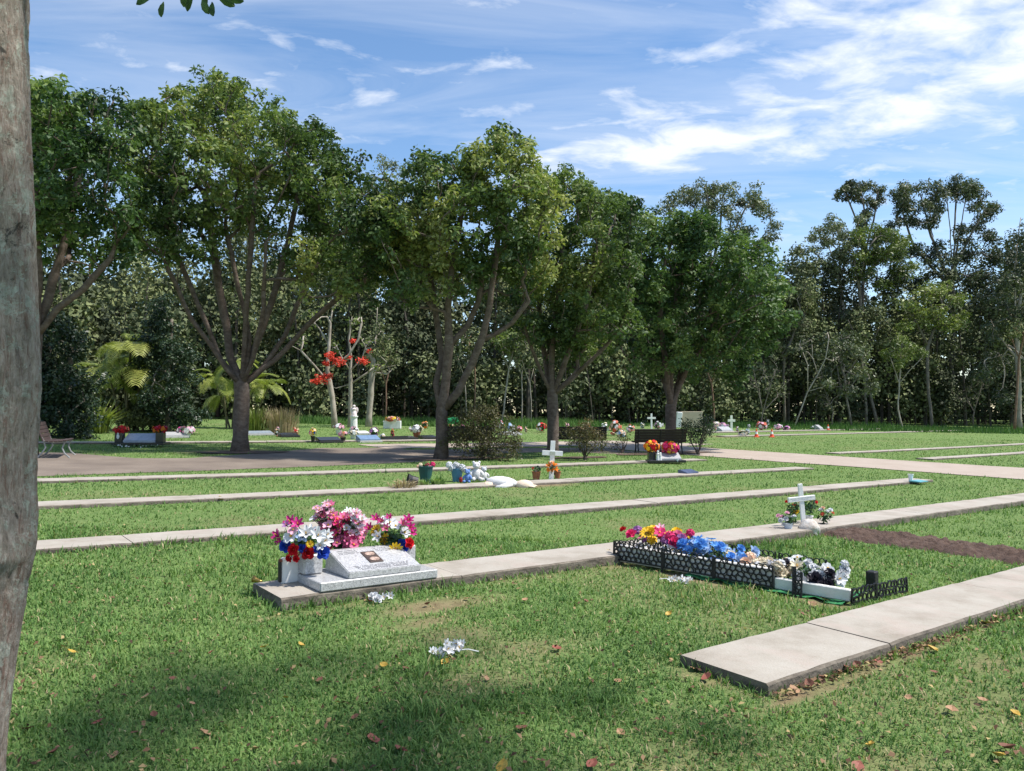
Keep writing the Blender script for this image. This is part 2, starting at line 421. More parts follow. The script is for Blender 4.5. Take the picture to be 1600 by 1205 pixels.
# concrete strips: cast slabs end to end, each its own piece
m_conc, nt, b = newmat('strip_concrete'); b.inputs['Roughness'].default_value = .9; b.inputs['Specular IOR Level'].default_value = .25
c = ramp(nt, noise(nt, 1.6, 7, .68), [(.26, (.25, .215, .175)), (.5, (.365, .33, .285)), (.76, (.44, .41, .365))])
c = mixc(nt, ramp(nt, noise(nt, 4.5, 6, .75, .6), [(.56, (0, 0, 0)), (.78, (.6, .6, .6))]), c, (.26, .205, .16))
c = mixc(nt, ramp(nt, noise(nt, 90, 3, .7), [(.5, (0, 0, 0)), (.8, (.35, .35, .35))]), c, (.20, .17, .14))
c = mixc(nt, ramp(nt, noise(nt, 2.3, 4, .6, .8), [(.50, (0, 0, 0)), (.70, (.55, .55, .55))]), c, (.40, .325, .285))
nt.links.new(c, b.inputs['Base Color']); bump(nt, b, noise(nt, 70, 4), .4, .008)
m_edge, nt, b = newmat('darker_concrete_edge'); b.inputs['Roughness'].default_value = .95  # slab sides and ends, a darker concrete than the top
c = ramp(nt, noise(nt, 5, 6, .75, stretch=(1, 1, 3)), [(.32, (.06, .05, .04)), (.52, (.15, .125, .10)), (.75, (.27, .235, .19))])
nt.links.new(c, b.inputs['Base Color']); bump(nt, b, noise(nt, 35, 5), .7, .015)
STRIPS = []
def strip(label, u0, u1, v0, v1, h, joint=2.4, first=None, rs=0):
    r = random.Random(rs)
    x0, y0 = XY(u0, (v0 + v1) / 2)
    t = thing('concrete_strip', label, 'concrete strip', (0, 0, 0), kind='structure'); STRIPS.append((u0, u1, v0, v1))
    a = u0; seg = first or joint
    while a < u1 - .05:
        e = min(u1, a + seg); seg = joint
        if u1 - e < .4: e = u1
        n = max(2, int((e - a) / .12)) if a < 14 else max(2, int((e - a) / .6))
        ga = .004; us = np.linspace(a + ga, e - ga, n); vs = []; fs = []; ms = []
        lift = r.uniform(-.003, .003)
        for k, u in enumerate(us):
            endj = (.008 if k in (0, n - 1) else 0)
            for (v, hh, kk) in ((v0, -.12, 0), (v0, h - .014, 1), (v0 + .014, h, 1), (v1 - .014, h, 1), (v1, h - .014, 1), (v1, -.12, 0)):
                x, y = XY(u + (r.uniform(-.004, .004) if 0 < k < n - 1 else 0), v + kk * r.uniform(-.004, .004))
                vs.append((x, y, float(terr(x, y)) + hh + kk * (lift + r.uniform(-.0015, .0015) - endj * .5)))
        mb = MB()
        for k in range(n - 1):
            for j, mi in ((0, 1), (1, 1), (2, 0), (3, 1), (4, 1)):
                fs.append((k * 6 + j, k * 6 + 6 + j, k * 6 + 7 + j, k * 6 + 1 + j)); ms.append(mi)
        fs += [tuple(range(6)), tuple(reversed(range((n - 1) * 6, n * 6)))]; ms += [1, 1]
        mb.v = vs; mb.f = fs; mb.m = ms
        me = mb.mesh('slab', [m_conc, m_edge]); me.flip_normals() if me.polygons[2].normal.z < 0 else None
        obj('slab', me, t)
        a = e
    return t
strip('wide concrete strip ending at a bare corner in the near lawn', 3.70, 22.4, 2.545, 3.165, .075, 2.45, 1.35, 1)
strip('concrete strip carrying the granite headstone and passing the black lattice', 2.16, 22.4, 5.66, 6.28, .09, 2.9, 1.62, 2)
strip('concrete strip running behind the headstone to the white vase', -9, 19.9, 8.90, 9.50, .06, 2.7, None, 3)
strip('concrete strip with the flower pots and the wide cross', -10, 20.85, 12.68, 13.29, .05, 2.7, None, 4)
strip('concrete strip skirting the grey path under the trees', -10, 20.95, 16.62, 17.24, .05, 2.7, None, 5)
strip('pale concrete strip beyond the pink path, nearer of two', 29.5, 62, 13.2, 13.8, .05, 3, None, 6)
strip('pale concrete strip beyond the pink path, farther of two', 29.6, 66, 16.9, 17.5, .05, 3, None, 7)
strip('concrete strip by the two orange cones in the far lawn', 39, 72, 29.6, 30.3, .06, 3, None, 8)
strip('farthest concrete strip before the wood', 42, 66, 33.6, 34.3, .06, 3, None, 9)
strip('concrete strip under the black granite grave behind the tree row', -4, 21, 30.2, 30.85, .06, 3, None, 10)

# soil mound of the fresh grave beside the cross
m_soil, nt, b = newmat('turned_soil'); b.inputs['Roughness'].default_value = 1.0
c = ramp(nt, noise(nt, 7, 7, .75), [(.3, (.055, .034, .026)), (.5, (.105, .064, .048)), (.72, (.17, .115, .085))])
nt.links.new(c, b.inputs['Base Color']); bump(nt, b, noise(nt, 30, 6, .7), 1.0, .04)
MOUND = (9.38, 10.45, 3.22, 5.75)
n1_, n2_ = 50, 130
uu, vv = np.meshgrid(np.linspace(MOUND[0] - .12, MOUND[1] + .12, n1_), np.linspace(MOUND[2] - .04, MOUND[3] + .1, n2_))
mx_, my_ = SU * uu - CU * vv, CU * uu + SU * vv
eu = np.clip(np.minimum(uu - MOUND[0], MOUND[1] - uu) / .25 + (fbm(uu * 5, vv * 5, 9) - .5) * 1.1, 0, 1); ev = np.clip(np.minimum(vv - MOUND[2] + .1, MOUND[3] - vv) / .25 + .2, 0, 1)
hh = np.sqrt(eu * ev)
clod = fbm(uu * 11, vv * 11, 12, 4); clod2 = fbm(uu * 28, vv * 28, 13, 3)
mz = gz(mx_, my_) - .03 + hh * (.075 + .09 * (clod - .4) + .06 * (clod2 - .4))
ii = np.arange(n1_ * n2_).reshape(n2_, n1_)
Fm = np.stack([ii[:-1, :-1], ii[:-1, 1:], ii[1:, 1:], ii[1:, :-1]], -1).reshape(-1, 4)
o = obj('soil_mound', fastmesh('soil_mound', np.stack([mx_, my_, mz], -1).reshape(-1, 3), Fm, m_soil, None, False))
tag(o, 'long low mound of turned brown soil below the white cross', 'soil mound')

# ------------------------------------------------------------------ grass blades
def blades(N_y, ymin, ymax, dens, wid, lng, three, seed):
    r = np.random.default_rng(seed)
    # sample the wedge in front of the camera, with a margin for a step to either side
    out = []
    n = N_y
    y = ymin * (ymax / ymin) ** r.random(n) if dens == 'log' else np.sqrt(r.random(n) * (ymax ** 2 - ymin ** 2) + ymin ** 2)
    x = (r.random(n) * 2 - 1) * (y * .72 + .9)
    u = SU * x + CU * y; v = -CU * x + SU * y
    keep = np.ones(n, bool)
    edge = np.zeros(n)
    for (a, c, d, e) in STRIPS:
        ins = (u > a + .01) & (u < c - .01) & (v > d + .012) & (v < e - .012); keep &= ~ins
        near = (u > a - .10) & (u < c + .1) & (v > d - .10) & (v < e + .10); edge = np.maximum(edge, near * 1.0)
    jx = x + (r.random(n) - .5) * .12; jy = y + (r.random(n) - .5) * .12
    keep &= ~inpoly(jx, jy, PINK); keep &= ~inpoly(jx, jy, GREY)
    keep &= ~((u > MOUND[0] + .05) & (u < MOUND[1] - .05) & (v > MOUND[2]) & (v < MOUND[3] - .05) & (r.random(n) < .97))
    keep &= ~((u > 5.9) & (u < 6.75) & (v > 3.4) & (v < 5.6))
    ba = bareness(x, y); keep &= r.random(n) > ba * 1.15
    patch = fbm(x * 1.1, y * 1.1, 41); keep &= r.random(n) < .55 + .8 * patch
    x, y, u, v, edge, ba, patch = [q[keep] for q in (x, y, u, v, edge, ba, patch)]
    n = len(x); z = gz(x, y) - .006
    sc = (y / 4.0)
    Wd = wid * (sc ** .62) * (.7 + .6 * r.random(n))
    tall = 1 + .9 * edge * r.random(n) + np.clip((fbm(x * 2.2, y * 2.2, 57) - .55) * 4, 0, 1) * .8
    tallspot = ((u > 7.2) & (u < 9.4) & (v > 5.2) & (v < 5.68)) | ((u > 9.8) & (u < 20) & (v > 5.15) & (v < 5.66) & (fbm(u * 1.7, v * 3, 4) > .45)) | ((u > 5.0) & (u < 5.85) & (v > 3.3) & (v < 4.7))
    tall = np.where(tallspot, tall + .9 * r.random(n), tall)
    L = lng * (sc ** .22) * (.55 + .8 * r.random(n)) * tall * (1 - .45 * ba)
    az = r.random(n) * 2 * np.pi; lean = np.radians(18 + 55 * r.random(n) ** .8); lean = np.where(tall > 1.7, lean * .7, lean)
    dx, dy = np.cos(az), np.sin(az); sx, sy = -dy, dx
    tone = .34 + .36 * (fbm(x * .5, y * .5, 71) - .5) * 2 * .7 + .46 * (r.random(n) - .5) + .40 * (fbm(x * 3, y * 3, 77) - .5)
    tone = np.where(r.random(n) < .035 + .25 * ba, .86 + .14 * r.random(n), np.clip(tone, 0, .82))
    b0 = np.stack([x, y, z], -1)
    s = np.stack([sx, sy, np.zeros(n)], -1) * Wd[:, None] * .5
    d1 = np.stack([dx * np.sin(lean * .55), dy * np.sin(lean * .55), np.cos(lean * .55)], -1) * (L * .55)[:, None]
    l2 = lean * 1.5
    d2 = np.stack([dx * np.sin(l2), dy * np.sin(l2), np.cos(l2)], -1) * (L * .5)[:, None]
    if three:
        V = np.stack([b0 - s * .8, b0 + s * .8, b0 + d1 + s, b0 + d1 - s, b0 + d1 + d2], 1).reshape(-1, 3)
        o_ = (np.arange(n) * 5)[:, None]
        return V, [o_ + np.array([[0, 1, 2, 3]]), o_ + np.array([[3, 2, 4]])], np.repeat(tone, 5)
    V = np.stack([b0 - s, b0 + s, b0 + d1 * 1.0 + d2 * .8], 1).reshape(-1, 3)
    o_ = (np.arange(n) * 3)[:, None]
    return V, [o_ + np.array([[0, 1, 2]])], np.repeat(tone, 3)
m_grass = leafmat('grass_blades', [(0.0, (.046, .102, .030)), (.30, (.108, .205, .056)), (.55, (.190, .300, .092)), (.80, (.305, .370, .130)), (.88, (.36, .31, .16)), (1.0, (.48, .39, .24))], .65, 0.28, .15)
parts_ = [blades(255000, 1.9, 9.5, 'log', .0066, .043, True, 1), blades(230000, 9.0, 50, 'log', .0100, .036, False, 2), blades(50000, 48, 95, 'log', .0100, .030, False, 3)]
Vs = []; Fs = []; Rs = []; off = 0
for V, Fl, R_ in parts_:
    Vs.append(V); Fs += [f + off for f in Fl]; Rs.append(R_); off += len(V)
o = obj('grass', fastmesh('grass', np.concatenate(Vs), Fs, m_grass, np.concatenate(Rs)))
tag(o, 'short green grass blades covering the lawn', 'grass', kind='stuff')

# ------------------------------------------------------------------ trees
def grow(rng, stems, targets, attach_from=1, seg=.45, w=.35, up=.15, wob=.10):
    """stems: list of polylines; the first is the trunk, the others start on it. Targets are joined to the nearest limb."""
    pos = []; par = []; plen = []; ok = []; ends = []
    def addnode(p, q, a=True):
        pos.append(np.array(p, float)); par.append(q)
        plen.append(0 if q < 0 else plen[q] + np.linalg.norm(pos[-1] - pos[q])); ok.append(a)
        return len(pos) - 1
    for si, st in enumerate(stems):
        st = [np.array(p, float) for p in st]
        if si == 0: cur = addnode(st[0], -1, False)
        else:
            d = [np.linalg.norm(p - st[0]) for p in pos]; cur = int(np.argmin(d))
        for a, b_ in zip(st[:-1], st[1:]):
            if a is st[0] and si > 0: a = pos[cur]
            n = max(1, int(np.linalg.norm(b_ - a) / seg))
            for k in range(1, n + 1):
                q = a + (b_ - a) * k / n + (rng.normal(size=3) * wob * .35 * seg if k < n else 0)
                cur = addnode(q, cur, si > 0)
        if si > 0: ends.append(cur)
    targets = np.array(targets); c0 = np.array(stems[0][-1])
    order = np.argsort(np.linalg.norm(targets - c0, axis=1))
    tips = []
    for ti in order:
        t = targets[ti]; A = np.array(pos); okm = np.array(ok)
        d = np.linalg.norm(A - t, axis=1); score = d + w * np.array(plen)
        score[~okm] += 50
        j = int(np.argmin(score)); base = pos[j]; dist = d[j]
        pd = base - pos[par[j]] if par[j] >= 0 else np.array([0, 0, 1.0])
        pd = pd / (np.linalg.norm(pd) + 1e-9)
        ctrl = base + pd * dist * .38 + np.array([0, 0, up * dist])
        n = max(1, int(math.ceil(dist / seg))); cur = j
        for k in range(1, n + 1):
            s = k / n; q = (1 - s) ** 2 * base + 2 * s * (1 - s) * ctrl + s * s * t
            if k < n: q = q + rng.normal(size=3) * wob * seg
            cur = addnode(q, cur)
        tips.append(cur)
    GROW_ENDS[:] = ends
    return np.array(pos), par, tips
GROW_ENDS = []
def limbs(pos, par, R0, rt, sides=(10, 6, 4), flare=1.35, rng=None, wend=.45):
    n = len(pos); kids = [[] for _ in range(n)]
    for i, p in enumerate(par):
        if p >= 0: kids[p].append(i)
    cnt = np.zeros(n); nt_ = sum(1 for k in kids if not k)
    for q in GROW_ENDS: cnt[q] += nt_ * wend / max(1, len(GROW_ENDS))
    for i in range(n - 1, -1, -1):
        if not kids[i]: cnt[i] += 1
        if par[i] >= 0: cnt[par[i]] += cnt[i]
    e = math.log(R0 / rt) / math.log(max(cnt[0], 2)); rad = rt * cnt ** e
    mb = MB(); stack = [(0, None)]
    while stack:
        i, pr = stack.pop(); chain = ([pr] if pr is not None else []) + [i]
        while kids[chain[-1]]:
            ks = sorted(kids[chain[-1]], key=lambda k: -cnt[k])
            for k in ks[1:]: stack.append((k, chain[-1]))
            chain.append(ks[0])
        rr = [rad[k] for k in chain]
        if pr is not None: rr[0] = min(rr[0], rr[1] * 1.25)
        if pr is None:
            for q in range(len(chain)):
                hgt = pos[chain[q]][2] - pos[0][2]; rr[q] *= 1 + (flare - 1) * math.exp(-hgt / .35)
        if rng is not None: rr = [r_ * rng.uniform(.93, 1.07) for r_ in rr]
        m = max(rr); sd = sides[0] if m > R0 * .5 else sides[1] if m > R0 * .15 else sides[2]
        mb.tube([tuple(pos[k]) for k in chain], rr, sd)
    return mb
def leaves_at(rng, centers, per, spread, size, up=.5, droop=0.0, aspect=.5, tone=None, sig=.13, flat=.75):
    C = np.repeat(np.asarray(centers), per, axis=0); n = len(C)
    d = rng.normal(size=(n, 3)); d /= np.linalg.norm(d, axis=1)[:, None]
    off = d * (spread * rng.random(n) ** .45)[:, None]; off[:, 2] *= flat
    Pn = C + off
    nrm = d * .55 + rng.normal(size=(n, 3)) * .5; nrm[:, 2] += up
    nrm /= np.linalg.norm(nrm, axis=1)[:, None]
    t = rng.normal(size=(n, 3)) + d * .8; t[:, 2] -= droop
    t -= nrm * np.sum(t * nrm, 1)[:, None]; t /= np.linalg.norm(t, axis=1)[:, None] + 1e-9
    s = np.cross(nrm, t); L = size * (.65 + .7 * rng.random(n))[:, None]
    fold = nrm * L * .10
    V = np.stack([Pn - t * L * .5, Pn + s * L * aspect * .5 + fold + t * L * .05, Pn + t * L * .5 - fold * .6, Pn - s * L * aspect * .5 + fold + t * L * .05], 1).reshape(-1, 3)
    Fq = (np.arange(n) * 4)[:, None] + np.array([[0, 1, 2, 3]])
    tn = rng.random(n) if tone is None else np.clip(np.repeat(tone, per) + rng.normal(size=n) * sig, 0, 1)
    return V, Fq, np.repeat(tn, 4)
def lobe_points(rng, lobes, dens, shell=.55, zlow=-.6):
    """cluster centres inside a set of (centre, radius) lobes, thicker towards the outside"""
    pts = []
    for c, r in lobes:
        n = max(3, int(dens * r * r))
        while n > 0:
            d = rng.normal(size=3); d /= np.linalg.norm(d)
            if d[2] < zlow and rng.random() < .7: continue
            rr_ = shell + (1 - shell) * rng.random() ** .6
            if rng.random() < .13: rr_ = rng.uniform(1.0, 1.28)
            p = np.array(c) + d * r * rr_ * np.array([1, 1, .92])
            deep = sum(1 for c2, r2 in lobes if np.linalg.norm(p - np.array(c2)) < r2 * .62)
            if deep and rng.random() < .75: n -= .5; continue
            pts.append(p); n -= 1
    return np.array(pts)
def make_tree(name, label, base, stems, lobes, R0, bark, leaf, seed, group=None, dens=7.0, per=60, spread=.42, size=.12, up=.5, droop=0, aspect=.5,
              rt=.009, seg=.45, w=.35, shell=.55, tone0=.45, tonev=.25, cat='tree', extra=None, flat=.75, wob=.10, wend=.45):
    rng = np.random.default_rng(seed)
    base = Vector(base); b0 = np.array(base)
    stems = [[np.array(p) - b0 for p in s] for s in stems]
    stems[0][0] = stems[0][0] - np.array([0, 0, .15])
    lb = [(np.array(c) - b0, r) for c, r in lobes]
    tg = lobe_points(rng, lb, dens, shell)
    pos, par, tips = grow(rng, stems, tg, seg=seg, w=w, wob=wob)
    t = thing(name, label, cat, base, group=group)
    obj('trunk', limbs(pos, par, R0, rt, rng=rng, wend=wend).mesh('trunk', bark, True), t)
    cl = pos[tips]; tone = tone0 + tonev * (vnoise(cl[:, 0] * .8 + 5, cl[:, 2] * .8 + cl[:, 1] * .5, seed) - .5) * 2
    V, Fq, rn = leaves_at(rng, cl, per, spread, size, up, droop, aspect, tone, flat=flat)
    obj('crown', fastmesh('crown', V, Fq, leaf, rn), t)
    return t
def pxtree(base, depth_off, stems_px, lobes_px):
    """pixel sketches of limbs and lobes placed at the tree's own distance, with depth spread of their own"""
    D = base.y; r = random.Random(int(base.x * 100) + 5); st = []
    trunk = [base] + [P(x, y, D) for x, y in stems_px[0]]
    st.append(trunk)
    for s in stems_px[1:]:
        dd = r.uniform(-depth_off, depth_off); n = len(s)
        st.append([P(x, y, D + dd * (k / max(1, n - 1)) ** 1.2) for k, (x, y) in enumerate(s)])
    lb = []
    for (x, y, rp) in lobes_px:
        for _ in range(2):
            dd = r.uniform(-1, 1) * depth_off * 1.15
            lb.append((P(x + r.uniform(-8, 8), y + r.uniform(-6, 6), D + dd), rp * D / FPX * (1.10 if _ == 0 else 1.0)))
    return st, lb
def barkmat(name, c1, c2, c3, scale=6, band=(1, 1, 1), bs=.8):
    m, nt, b = newmat(name); b.inputs['Roughness'].default_value = .92; b.inputs['Specular IOR Level'].default_value = .2
    nt.links.new(ramp(nt, noise(nt, scale, 7, .7, .4, stretch=band), [(.3, c1), (.5, c2), (.72, c3)]), b.inputs['Base Color'])
    bump(nt, b, noise(nt, scale * 4, 5, .7, stretch=band), bs, .03); return m
m_bark = barkmat('grey_brown_bark', (.075, .055, .045), (.13, .098, .082), (.20, .165, .145), 5, (1, 1, 1.6))
m_leafA = leafmat('tuckeroo_leaves', [(0, (.030, .056, .024)), (.35, (.072, .122, .042)), (.6, (.128, .190, .060)), (.85, (.205, .262, .085)), (1, (.32, .34, .12))], .52, .32, .28)
m_leafB = leafmat('deep_green_leaves', [(0, (.026, .054, .024)), (.4, (.064, .122, .042)), (.7, (.120, .195, .062)), (1, (.22, .29, .10))], .50, .32, .28)
ROW = 'broad trees in a row along the grey path'
tb = G(45, 712); s_, l_ = pxtree(tb, 2.0, [[(50, 600), (55, 525)], [(55, 525), (75, 470), (95, 400), (112, 330), (130, 250)], [(55, 525), (90, 482), (130, 452), (172, 405)], [(52, 530), (58, 440), (55, 300)]],
    [(90, 205, 62), (150, 200, 50), (60, 280, 68), (130, 295, 62), (185, 250, 34), (90, 370, 52), (165, 375, 42), (15, 200, 75), (0, 320, 80), (70, 165, 38)])
make_tree('shade_tree', 'tree behind the big foreground trunk, crown reaching to the spreading tree', tb, s_, l_, .20, m_bark, m_leafB, 11, ROW, dens=28, per=46, spread=.33, size=.16, shell=.40, tonev=.6, rt=.013, tone0=.5)
tb = G(375, 706); s_, l_ = pxtree(tb, 2.3, [[(377, 650), (378, 603)],
    [(378, 606), (345, 562), (320, 500), (290, 430), (258, 350)], [(376, 603), (360, 560), (350, 490), (335, 400), (320, 300)], [(380, 600), (382, 540), (385, 480), (392, 390), (400, 280)],
    [(380, 602), (390, 530), (372, 450), (352, 350)], [(384, 604), (410, 575), (445, 525), (480, 440), (530, 350)], [(384, 602), (400, 540), (425, 470), (450, 380), (470, 280)],
    [(384, 606), (430, 562), (500, 490), (575, 425)], [(372, 606), (352, 575), (300, 500), (262, 420)], [(382, 604), (396, 560), (412, 480), (415, 380)]],
    [(285, 215, 66), (345, 170, 48), (250, 295, 46), (405, 235, 66), (330, 285, 72), (470, 265, 64), (530, 310, 60), (440, 335, 72), (580, 345, 42), (545, 395, 50), (592, 425, 28), (240, 370, 36), (295, 370, 48), (490, 420, 36), (345, 140, 26), (600, 300, 24), (610, 390, 34), (555, 445, 30), (225, 330, 34), (225, 190, 30), (500, 225, 30), (210, 250, 26)])
make_tree('shade_tree', 'widest crowned tree of the row, many stems fanning from a short trunk', tb, s_, l_, .25, m_bark, m_leafA, 12, ROW, dens=28, per=46, spread=.33, size=.16, shell=.40, tonev=.6, rt=.013, tone0=.5)
tb = G(688, 717); s_, l_ = pxtree(tb, 1.9, [[(690, 660), (690, 642)],
    [(686, 645), (681, 600), (690, 560), (684, 510), (678, 470), (665, 400), (650, 330)], [(693, 644), (697, 590), (702, 540), (700, 480), (706, 420), (722, 330)],
    [(698, 648), (716, 612), (736, 572), (752, 532), (765, 480), (775, 400), (790, 300)], [(745, 550), (775, 522), (800, 505), (826, 470)], [(702, 545), (730, 510), (748, 470), (755, 410)]],
    [(700, 300, 54), (785, 275, 52), (655, 340, 38), (740, 350, 66), (820, 320, 50), (690, 390, 50), (800, 395, 58), (640, 400, 34), (785, 230, 24), (760, 250, 30), (620, 370, 30), (720, 430, 40), (660, 270, 28), (830, 440, 34), (640, 450, 30), (835, 280, 26), (608, 400, 34), (604, 335, 28)])
make_tree('shade_tree', 'three stemmed tree beside the largest twiggy bush', tb, s_, l_, .195, m_bark, m_leafA, 13, ROW, dens=28, per=46, spread=.33, size=.16, shell=.40, tonev=.6, rt=.013, tone0=.56)
tb = G(863, 711); s_, l_ = pxtree(tb, 1.9, [[(864, 650), (863, 618)],
    [(860, 620), (845, 580), (822, 520), (815, 440)], [(863, 618), (862, 560), (870, 480), (880, 380)], [(868, 620), (900, 585), (940, 548), (965, 520), (985, 470)], [(866, 614), (885, 560), (915, 480), (930, 400)], [(864, 620), (852, 560), (842, 480), (850, 400)]],
    [(880, 345, 52), (900, 415, 60), (850, 450, 46), (935, 470, 48), (870, 515, 42), (830, 520, 30), (950, 345, 44), (890, 300, 36), (925, 535, 32), (820, 400, 34), (960, 410, 40), (885, 540, 34), (970, 500, 34), (850, 290, 26)])
make_tree('shade_tree', 'dark trunked tree behind the wide white cross and orange flowers', tb, s_, l_, .20, m_bark, m_leafA, 14, ROW, dens=28, per=46, spread=.33, size=.16, shell=.40, tonev=.6, rt=.013, tone0=.42)
tb = G(1049, 703); s_, l_ = pxtree(tb, 2.4, [[(1048, 660), (1048, 635)],
    [(1045, 637), (1036, 592), (1020, 540), (1000, 470)], [(1048, 635), (1050, 570), (1056, 480), (1060, 400)], [(1052, 635), (1065, 580), (1090, 520), (1130, 460)], [(1052, 637), (1075, 572), (1120, 530), (1180, 500)], [(1046, 635), (1040, 570), (1030, 500), (1035, 430)]],
    [(1040, 410, 58), (1110, 400, 54), (1000, 450, 48), (1080, 470, 66), (1160, 460, 52), (1040, 535, 46), (1130, 530, 50), (1190, 510, 36), (1170, 405, 34), (1010, 515, 42), (1080, 365, 32), (985, 370, 38), (1200, 460, 28), (1090, 560, 34), (1150, 580, 24), (1020, 570, 26), (975, 430, 34), (1215, 500, 20), (960, 330, 26)])
make_tree('shade_tree', 'deep green round tree rising behind the fully visible slatted bench', tb, s_, l_, .235, m_bark, m_leafB, 15, ROW, dens=20, per=54, spread=.40, size=.185, shell=.40, tonev=.6, rt=.014, tone0=.5)

# foreground trunk, its limbs and the crown above the camera
def fg_tree():
    D = 2.55; sc_ = D / FPX; Rr = .166
    prof = [(0, 38), (80, 41), (150, 45), (300, 52), (450, 58), (560, 64), (610, 66), (680, 62), (760, 60), (840, 63), (880, 58), (930, 51), (1000, 42), (1080, 34), (1205, 20), (1330, 8), (1420, 2)]
    ys = np.array([p[0] for p in prof]); xs = np.array([p[1] for p in prof])
    base = onground((xs[-1] - 800) * sc_ - Rr, D)
    t = thing('foreground_tree', 'big mottled grey trunk at the edge of the near lawn, its leaves overhead', 'tree', base)
    n, m = 150, 320; V = []; zlist = np.linspace(float(base.z) - .1, 3.6, m)
    for z in zlist:
        py = HOR - (z - EYE) / sc_
        ex = np.interp(py, ys, xs) if py > 0 else 38 + py * .02; ex -= 10
        R = Rr * (1 + .35 * math.exp(-max(0, z - base.z) / .18)) * (1 - .03 * max(0, z - 1.5))
        cxm = (ex - 806) * sc_ - Rr
        for k in range(n):
            a = 2 * math.pi * k / n; V.append((cxm, D, z, a, R))
    A = np.array(V); a = A[:, 3]; z = A[:, 2]
    per_ = lambda f, s, sd: fbm(np.cos(a) * f + 7, np.sin(a) * f + z * s, sd, 5)
    dr = (per_(2.2, 1.6, 21) - .5) * .018 + (per_(9, 5, 22) - .5) * .012 + (per_(24, 9, 23) - .5) * .008 - np.clip(.10 - np.abs(per_(11, 2.2, 24) - .5), 0, .1) * .085 - np.clip(.07 - np.abs(per_(20, 4.5, 25) - .5), 0, .07) * .07
    lump = lambda z0, a0, w, h: h * np.exp(-((z - z0) / w) ** 2) * np.exp(-((np.angle(np.exp(1j * (a - a0)))) / .55) ** 2)
    dr += lump(1.03, -.45, .035, .020) + lump(1.08, -.2, .025, .010) + lump(1.60, -.3, .14, .004) + lump(1.15, -1.3, .06, .012)
    dr -= .005 * np.exp(-((z - .93) / .012) ** 2)
    r_ = A[:, 4] + dr
    X = A[:, 0] + np.cos(a) * r_; Y = A[:, 1] + np.sin(a) * r_
    ii = np.arange(n * m).reshape(m, n); j = np.roll(ii, -1, axis=1)
    Fq = np.stack([ii[:-1], j[:-1], j[1:], ii[1:]], -1).reshape(-1, 4)
    mt, nt, b = newmat('lichen_bark'); b.inputs['Roughness'].default_value = .95; b.inputs['Specular IOR Level'].default_value = .15
    base_c = ramp(nt, noise(nt, 34, 8, .8, .5, stretch=(1.6, 1.6, .5)), [(.32, (.12, .092, .078)), (.44, (.31, .255, .215)), (.62, (.47, .41, .36))])
    red = ramp(nt, noise(nt, 22, 6, .75, 1.2, stretch=(1.8, 1.8, .25)), [(.53, (0, 0, 0)), (.60, (.85, .85, .85))])
    c = mixc(nt, red, base_c, (.26, .165, .13))
    lich = ramp(nt, noise(nt, 10, 9, .82, .5), [(.53, (0, 0, 0)), (.57, (.85, .85, .85))])
    c = mixc(nt, lich, c, ramp(nt, noise(nt, 60, 5, .8), [(.35, (.34, .355, .30)), (.65, (.56, .575, .50))]))
    dk = ramp(nt, noise(nt, 9, 9, .82, .5), [(.585, (0, 0, 0)), (.64, (.9, .9, .9))])
    c = mixc(nt, dk, c, (.06, .055, .05))
    nt.links.new(c, b.inputs['Base Color']); bump(nt, b, noise(nt, 26, 7, .75, .3, stretch=(1.6, 1.6, .7)), 1.0, .03)
    b0 = np.array(base)
    obj('trunk', fastmesh('trunk', np.stack([X, Y, z], -1) - b0, Fq, mt, None, True), t)
    rng = np.random.default_rng(99)
    top = np.array([float(A[-1, 0]), D, 3.45])
    lobes = []
    for _ in range(50):
        lobes.append((np.array([rng.uniform(-4.4, 4.4), rng.uniform(-1.2, 3.5), rng.uniform(5.2, 7.8)]), rng.uniform(.7, 1.2)))
    tg = lobe_points(rng, lobes, 8.0, .4)
    def infr(p, mg=60):
        d = p[:, 1] * math.cos(PITCH) + (p[:, 2] - EYE) * math.sin(PITCH); yc = (p[:, 2] - EYE) * math.cos(PITCH) - p[:, 1] * math.sin(PITCH)
        dd = np.maximum(d, .05)
        return (d > .05) & (np.abs(p[:, 0] / dd) < .72) & (np.abs(yc / dd) < .5 + mg / FPX)
    tg = tg[~infr(tg, 330)]
    stems = [[top - [0, 0, .3], top], [top, top + [-.5, -.3, 1.0], top + [-1.0, -.9, 2.2]], [top, top + [.5, -.2, 1.0], top + [1.6, -.7, 2.4], top + [3.4, -.8, 3.0]], [top, top + [.1, -.5, 1.2], top + [.4, -1.6, 2.6]], [top, top + [-.2, .1, 1.3], top + [-.4, .2, 2.6]]]
    pos, par, tips = grow(rng, stems, tg, seg=.4)
    mb = limbs(pos - b0, par, .14, .008, flare=1.0, rng=rng); obj('limb', mb.mesh('limb', mt, True), t)
    V, Fq, rn = leaves_at(rng, pos[tips], 70, .36, .11, .5, 0, .5)
    cen = V.reshape(-1, 4, 3).mean(1); kp = ~infr(cen, 70)
    V = V.reshape(-1, 4, 3)[kp].reshape(-1, 3); rn = rn.reshape(-1, 4)[kp].ravel(); Fq = (np.arange(len(V) // 4) * 4)[:, None] + np.array([[0, 1, 2, 3]])
    obj('crown', fastmesh('crown', V - b0, Fq, m_leafB, rn), t)
    # the sprig that hangs into view
    mb = MB(); sp = MB(); r = random.Random(4)
    sprig = [(232, -2, 210), (255, 8, 265), (300, -6, 250), (318, 4, 300), (332, 8, 280), (345, -4, 330), (362, 0, 350), (290, -14, 260), (322, -10, 270), (240, -12, 190)]
